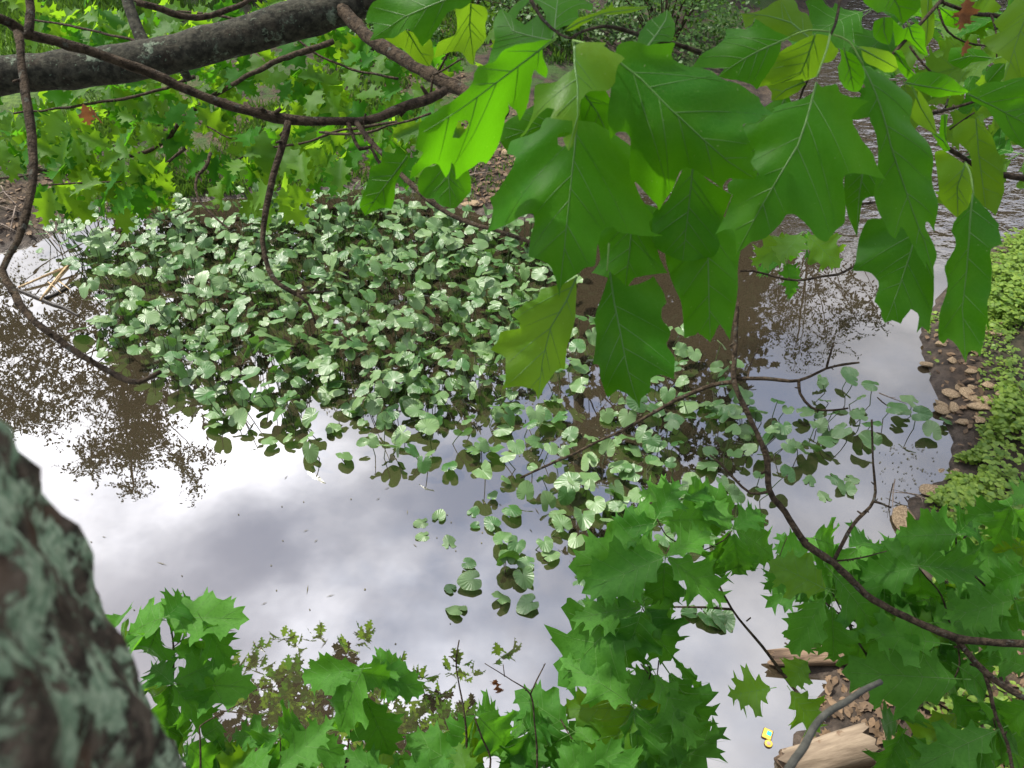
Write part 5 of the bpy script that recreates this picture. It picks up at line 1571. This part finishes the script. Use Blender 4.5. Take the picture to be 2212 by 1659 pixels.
# ------------------------------------------------------------------ ground cover
def land_points(polyv, n, seed, zref=.1, clump=0.0):
    pl = [tuple(G(x, y, zref).xy) for x, y in polyv]
    r = random.Random(seed)
    xa, xb = min(p[0] for p in pl), max(p[0] for p in pl)
    ya, yb = min(p[1] for p in pl), max(p[1] for p in pl)
    pts = []
    while len(pts) < n:
        q = (r.uniform(xa, xb), r.uniform(ya, yb))
        if inside(pl, *q):
            if clump and noise.noise(Vector((q[0] * clump, q[1] * clump, seed))) + r.uniform(-.25, .25) < -.05:
                continue
            pts.append(q)
    A = np.array(pts)
    Z = height(A[:, 0], A[:, 1])
    D = shore_dist(A[:, 0], A[:, 1])
    return [(x, y, z) for (x, y), z, d in zip(pts, Z, D) if d > 0.04], r


OVAL = leaf_card('oval')


def weeds(mb, pts, r, size, lift, n=3):
    for x, y, z in pts:
        h = r.uniform(*lift)
        c = Vector((x, y, z + h))
        for k in range(n):
            a = r.uniform(0, 6.28)
            d = Vector((math.cos(a), math.sin(a), r.uniform(-.3, .35)))
            scatter_leaf(mb, [(px * 1.5, py) for px, py in OVAL], c, d, Vector((r.uniform(-.4, .4), r.uniform(-.5, .2), 1)), r.uniform(*size))


mb = MB()
for poly, n, size, lift, cl in [
    ([(2160, 525), (2260, 500), (2330, 900), (2330, 1250), (2080, 1200), (2060, 1130), (2110, 1030), (2115, 960), (2150, 860), (2160, 780), (2115, 740), (2090, 640)], 3700, (.020, .065), (.01, .22), 1.3),
    ([(2090, 560), (2180, 520), (2200, 900), (2110, 1000), (2110, 800), (2060, 700)], 800, (.018, .045), (.0, .06), 2.0),
    ([(2050, 980), (2120, 980), (2140, 1150), (2000, 1130), (1975, 1090), (2055, 1060)], 520, (.030, .06), (.01, .12), 2.2),
    ([(1980, 1130), (2330, 1130), (2330, 1700), (2000, 1700), (1950, 1300)], 1000, (.025, .05), (.0, .10), 1.2),
    ([(1950, 560), (2010, 660), (2100, 720), (2030, 780), (1990, 720)], 80, (.03, .05), (.0, .05), 2.2),
]:
    pts, r = land_points(poly, n, 21 + len(mb.f), clump=cl)
    weeds(mb, pts, r, size, lift)
add('weeds', mb.mesh('weeds', M['weed']), label='low bright green leafy weeds covering the shore beside the stones', kind='stuff', cat='weeds')

mb = MB()
for poly, n, hgt in [([(280, 300), (560, 270), (860, 240), (980, 320), (900, 405), (650, 408), (400, 432), (300, 410)], 4200, (.05, .16)), ([(-100, -60), (560, -60), (560, 110), (100, 230), (-100, 300)], 5200, (.10, .26)),
                     ([(60, 330), (320, 270), (330, 430), (110, 470)], 500, (.04, .12)), ([(560, -60), (1000, -60), (1000, 120), (700, 200), (560, 110)], 1200, (.06, .2)), ([(900, 320), (1100, 300), (1120, 420), (1000, 430)], 220, (.04, .1)), ([(680, 60), (1250, -20), (1250, 200), (700, 260)], 3000, (.08, .22)), ([(-80, 250), (300, 230), (320, 330), (-80, 400)], 1600, (.06, .16))]:
    pts, r = land_points(poly, n, 90 + len(mb.f), clump=.8)
    for x, y, z in pts:
        for _ in range(3):
            a = r.uniform(0, 6.28)
            h = r.uniform(*hgt)
            w = h * .06 + .003
            b = Vector((x + r.uniform(-.04, .04), y + r.uniform(-.04, .04), z - .01))
            side = Vector((math.cos(a), math.sin(a), 0)) * w
            lean = Vector((r.uniform(-.5, .5), r.uniform(-.5, .5), 0)) * h
            k = len(mb.v)
            mb.v += [b - side, b + side, b + lean * .4 + Vector((0, 0, h * .6)) + side * .7, b + lean + Vector((0, 0, h * .9)), b + lean * .4 + Vector((0, 0, h * .6)) - side * .7]
            mb.f.append((k, k + 1, k + 2, k + 3, k + 4))
add('grass', mb.mesh('grass', M['grass']), label='short green grass on the bank behind the lily bed', kind='stuff', cat='grass')

mb = MB()
for poly, n in [([(1700, 1430), (1950, 1380), (2330, 1380), (2330, 1750), (1700, 1750)], 800), ([(-60, 330), (120, 330), (300, 420), (110, 490), (-60, 530)], 500), ([(880, 300), (1150, 280), (1200, 460), (980, 440)], 700), ([(700, 90), (1000, 90), (1000, 260), (760, 260)], 500),
                ([(1960, 680), (2090, 700), (2130, 900), (2090, 1050), (2040, 980), (2010, 800)], 110)]:
    pts, r = land_points(poly, n, 50 + len(mb.f))
    for x, y, z in pts:
        scatter_leaf(mb, CARD if r.random() < .5 else OVAL, Vector((x, y, z + r.uniform(.004, .03))), Vector((r.uniform(-1, 1), r.uniform(-1, 1), r.uniform(-.1, .25))), Vector((r.uniform(-.5, .5), r.uniform(-.5, .5), 1)), r.uniform(.04, .10))
add('leaf_litter', mb.mesh('leaf_litter', M['litter']), label='dry tan fallen leaves strewn over the banks', kind='stuff', cat='leaf litter')

# specks and bits drifting on the pond
mb = MB()
r9 = random.Random(9)
for _ in range(60):
    p = G(r9.uniform(150, 1300), r9.uniform(1000, 1450), .004)
    a = r9.uniform(0, 6.28)
    L, w = (r9.uniform(.006, .010), r9.uniform(.005, .008)) if r9.random() < .5 else (r9.uniform(.02, .055), .003)
    d, s = Vector((math.cos(a), math.sin(a), 0)) * L, Vector((-math.sin(a), math.cos(a), 0)) * w
    k = len(mb.v)
    mb.v += [p - d, p + s + Vector((0, 0, .003)), p + d, p - s + Vector((0, 0, .003))]
    mb.f.append((k, k + 1, k + 2, k + 3))
for (xa, xb, ya, yb, n) in [(700, 900, 820, 900, 240), (20, 130, 540, 640, 260), (1480, 1640, 930, 990, 60), (1900, 2030, 960, 1110, 110), (1100, 1400, 850, 1000, 120)]:
    for _ in range(n):
        p = G(r9.uniform(xa, xb), r9.uniform(ya, yb), .004)
        a = r9.uniform(0, 6.28)
        L, w = r9.uniform(.006, .018), r9.uniform(.003, .007)
        d, s = Vector((math.cos(a), math.sin(a), 0)) * L, Vector((-math.sin(a), math.cos(a), 0)) * w
        k = len(mb.v)
        mb.v += [p - d, p + s + Vector((0, 0, .003)), p + d, p - s + Vector((0, 0, .003))]
        mb.f.append((k, k + 1, k + 2, k + 3))
add('floating_debris', mb.mesh('floating_debris', M['scum']), label='small specks and plant scraps drifting on the water', kind='stuff', cat='debris')


# ------------------------------------------------------------------ shrubs of the far bank
def shrub(loc, rx, ry, rz, n, size, label, seed):
    r = random.Random(seed)
    e = empty('shrub', loc, label, 'shrub', None)
    mb, wd = MB(), MB()
    b = Vector(loc)
    for _ in range(26):
        a = r.uniform(0, 6.28)
        q = b + Vector((math.cos(a) * rx * r.uniform(.2, .85), math.sin(a) * ry * r.uniform(.2, .85), rz * r.uniform(.4, .9)))
        tube(wd, [b + Vector((math.cos(a) * .15, math.sin(a) * .1, -.05)), b.lerp(q, .5) + Vector((0, 0, .15)), q], [.016, .010, .004], 5, .15, rough=.1)
    for _ in range(n):
        d = rdir(r)
        d.z = abs(d.z)
        t = .55 + .45 * r.random() ** .6
        if noise.noise(Vector((d.x * 3, d.y * 3, d.z * 3 + seed))) < -.32:
            continue
        t *= .85 + .3 * noise.noise(Vector((d.x * 4, d.y * 4, d.z * 4 + seed * 2)))
        q = b + Vector((d.x * rx * t, d.y * ry * t, d.z * rz * t))
        scatter_leaf(mb, [(x * 1.4, y) for x, y in OVAL], q, rdir(r) + Vector((0, 0, -.2)), Vector((d.x * .6, d.y * .6, 1)), r.uniform(*size))
    add('foliage', mb.mesh('shrub_foliage', M['shrub']), e, Matrix.Identity(4), kind='stuff')
    add('stem', wd.mesh('shrub_stem', M['bark']), e, Matrix.Identity(4))


for i, (x, y, rx, ry, rz, n, lab) in enumerate([(2.6, 14.6, 1.9, 1.3, 1.5, 3800, 'small-leaved green shrub on the bank behind the hanging oak spray'), (5.6, 19.2, 2.2, 1.5, 1.8, 3200, 'dark green shrub at the edge of the rippled stream'),
                                               (-.6, 15.8, 1.8, 1.3, 1.3, 2400, 'dark shrub behind the brush on the lily bank'), (-7.8, 17.5, 2.6, 1.6, 1.5, 2600, 'pale green shrub beyond the lichen-spotted limb'), (0.9, 11.6, .7, .5, .5, 500, 'low shrub between the lily bed and the stream'), (-1.9, 13.6, 1.2, .8, .8, 1500, 'dark tangled shrub under the bare side branch'), (.4, 13.9, 1.2, .8, .9, 1500, 'green shrub at the foot of the brush behind the hanging spray'), (-4.2, 15.8, 1.8, 1.0, 1.1, 2000, 'leafy shrub behind the thick limb')]):
    shrub((x, y, hz(x, y)), rx, ry, rz, n, (.05, .10), lab, 30 + i)


# ------------------------------------------------------------------ tall trees across the water, seen mirrored in the pond
def tall_tree(name, label, root, blobs, leaf, hd, jitter, mat, spray_leaf, seed, trunk_r=.22, dens=1.0):
    r = random.Random(seed)
    e = empty(name, root, label, 'tree', None)
    mb, wd = MB(), MB()
    b = Vector(root)
    tops = [MIRROR(px, py, hd) for px, py, _, _ in blobs]
    top = max(tops, key=lambda q: q.z)
    spine = [b - Vector((0, 0, .3)), b.lerp(top, .35) + Vector((.3, 0, .3)), b.lerp(top, .7), top]
    tube(wd, spine, [trunk_r, trunk_r * .7, trunk_r * .4, .02], 10, .4, rough=.1, freq=4)
    for (px, py, pr, n), c in zip(blobs, tops):
        sc = (c - Vector((0, 0, -CAM_H))).length / FPX
        rad = pr * sc
        t = min(.95, max(.15, (c.z - b.z) / (top.z - b.z) - .22))
        k = min(int(t * 3), 2)
        s = spine[k].lerp(spine[k + 1], t * 3 - k)
        c = c + Vector((0, r.uniform(-jitter, jitter), 0))
        tube(wd, [s, s.lerp(c, .55) + Vector((0, 0, -.3)), c], [.03 * trunk_r / .22, .018, .006], 6, .4, rough=.1)
        for _ in range(int(n * dens)):
            q = c + rdir(r) * rad * r.random() ** .45
            d = (rdir(r) + Vector((0, 0, -.55))).normalized()
            Lt = r.uniform(.45, .8) if spray_leaf else .3
            tube(wd, [c.lerp(q, .5), q, q + d * Lt], [.005, .004, .002], 3, .5, rough=0)
            m = r.randint(9, 13) if spray_leaf else 6
            for j in range(m):
                p = q + d * Lt * (j + 1) / m
                sd = d.cross(rdir(r)).normalized()
                dd = (sd + d * .6 + Vector((0, 0, -.2))).normalized()
                scatter_leaf(mb, OVAL if spray_leaf else CARD, p, dd, rdir(r) + Vector((0, 0, .6)), r.uniform(*leaf))
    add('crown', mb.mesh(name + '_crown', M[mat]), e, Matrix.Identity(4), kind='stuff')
    add('trunk', wd.mesh(name + '_trunk', M['bark']), e, Matrix.Identity(4))


# picture x, y of the mirrored clump, its radius there, number of sprays
tall_tree('locust_tree', 'feathery tall tree across the pond seen as a brown reflection', (-10.5, 21.0, hz(-10.5, 21)),
          [(290, 1060, 22, 14), (292, 1010, 28, 22), (288, 960, 36, 34), (300, 900, 60, 60), (235, 955, 36, 30), (200, 985, 26, 16), (345, 930, 40, 30), (400, 960, 30, 18), (430, 1010, 22, 12), (440, 985, 20, 10), (250, 870, 60, 55), (330, 850, 70, 70), (180, 840, 55, 40),
           (110, 800, 50, 34), (60, 850, 60, 48), (100, 910, 40, 30), (20, 780, 60, 50), (10, 900, 50, 40), (-60, 850, 70, 50), (150, 720, 50, 30), (300, 770, 80, 70), (30, 700, 50, 36), (-40, 700, 80, 50), (180, 650, 45, 24), (250, 640, 60, 30)],
          (.09, .15), 20.0, .9, 'crown_leaf', True, 61, .16, 2.3)
tall_tree('maple_tree', 'broad dense tall tree mirrored brown behind the lily bed', (1.5, 23.0, hz(1.5, 23)),
          [(1250, 620, 120, 90), (1400, 620, 120, 90), (1520, 600, 90, 70), (1450, 760, 110, 80), (1560, 750, 80, 60), (1320, 760, 120, 80), (1480, 880, 90, 60), (1380, 900, 100, 60), (1270, 900, 100, 60), (1560, 870, 70, 40), (1600, 560, 60, 40), (1150, 800, 110, 60),
           (1050, 720, 110, 60), (1000, 850, 90, 40), (1420, 1000, 70, 36), (1330, 1020, 70, 36), (1250, 1010, 60, 26), (1560, 980, 55, 26), (1500, 960, 60, 30), (1280, 1130, 45, 18), (1250, 1230, 40, 14), (1310, 1190, 40, 14), (1240, 1100, 40, 14), (1380, 1100, 50, 18), (900, 760, 100, 50),
           (800, 700, 110, 50), (780, 850, 70, 28), (640, 720, 100, 46), (640, 850, 60, 24), (520, 700, 90, 40), (480, 830, 70, 30), (1560, 450, 120, 60), (1350, 450, 140, 60), (1100, 560, 140, 70)] + [(x + rng.uniform(-30, 30), y + rng.uniform(-20, 20), 95, 75) for x in range(330, 1640, 105) for y in range(400, 800, 85)],
          (.24, .40), 22.0, 1.0, 'crown_leaf', False, 62, .35)
tall_tree('willow_tree', 'thin twiggy tree beyond the stream mirrored as fine dark branches', (9.0, 24.0, hz(9, 24)),
          [(1700, 600, 40, 16), (1760, 640, 45, 20), (1830, 660, 50, 20), (1700, 680, 45, 20), (1780, 720, 50, 18), (1860, 710, 45, 14), (1720, 750, 45, 12), (1900, 680, 40, 10), (1690, 540, 50, 20), (1780, 560, 50, 16), (1650, 640, 40, 20), (1670, 720, 40, 16), (1880, 620, 40, 8), (2080, 150, 60, 12), (2150, 260, 60, 12)],
          (.07, .12), 21.0, .8, 'crown_leaf', True, 63, .10, 2.6)
tall_tree('added_far_tree', 'unseen tall tree up the rippled stream, added for its dark reflection', (16.0, 34.0, hz(16, 34)),  # out of view, added so the ripples mirror dark foliage between glints
          [(x + rng.uniform(-50, 50), y + rng.uniform(-40, 40), 66, 70) for x in range(1560, 2400, 95) for y in range(-120, 480, 85)],
          (.28, .45), 32.0, 1.5, 'crown_leaf', False, 64, .3)
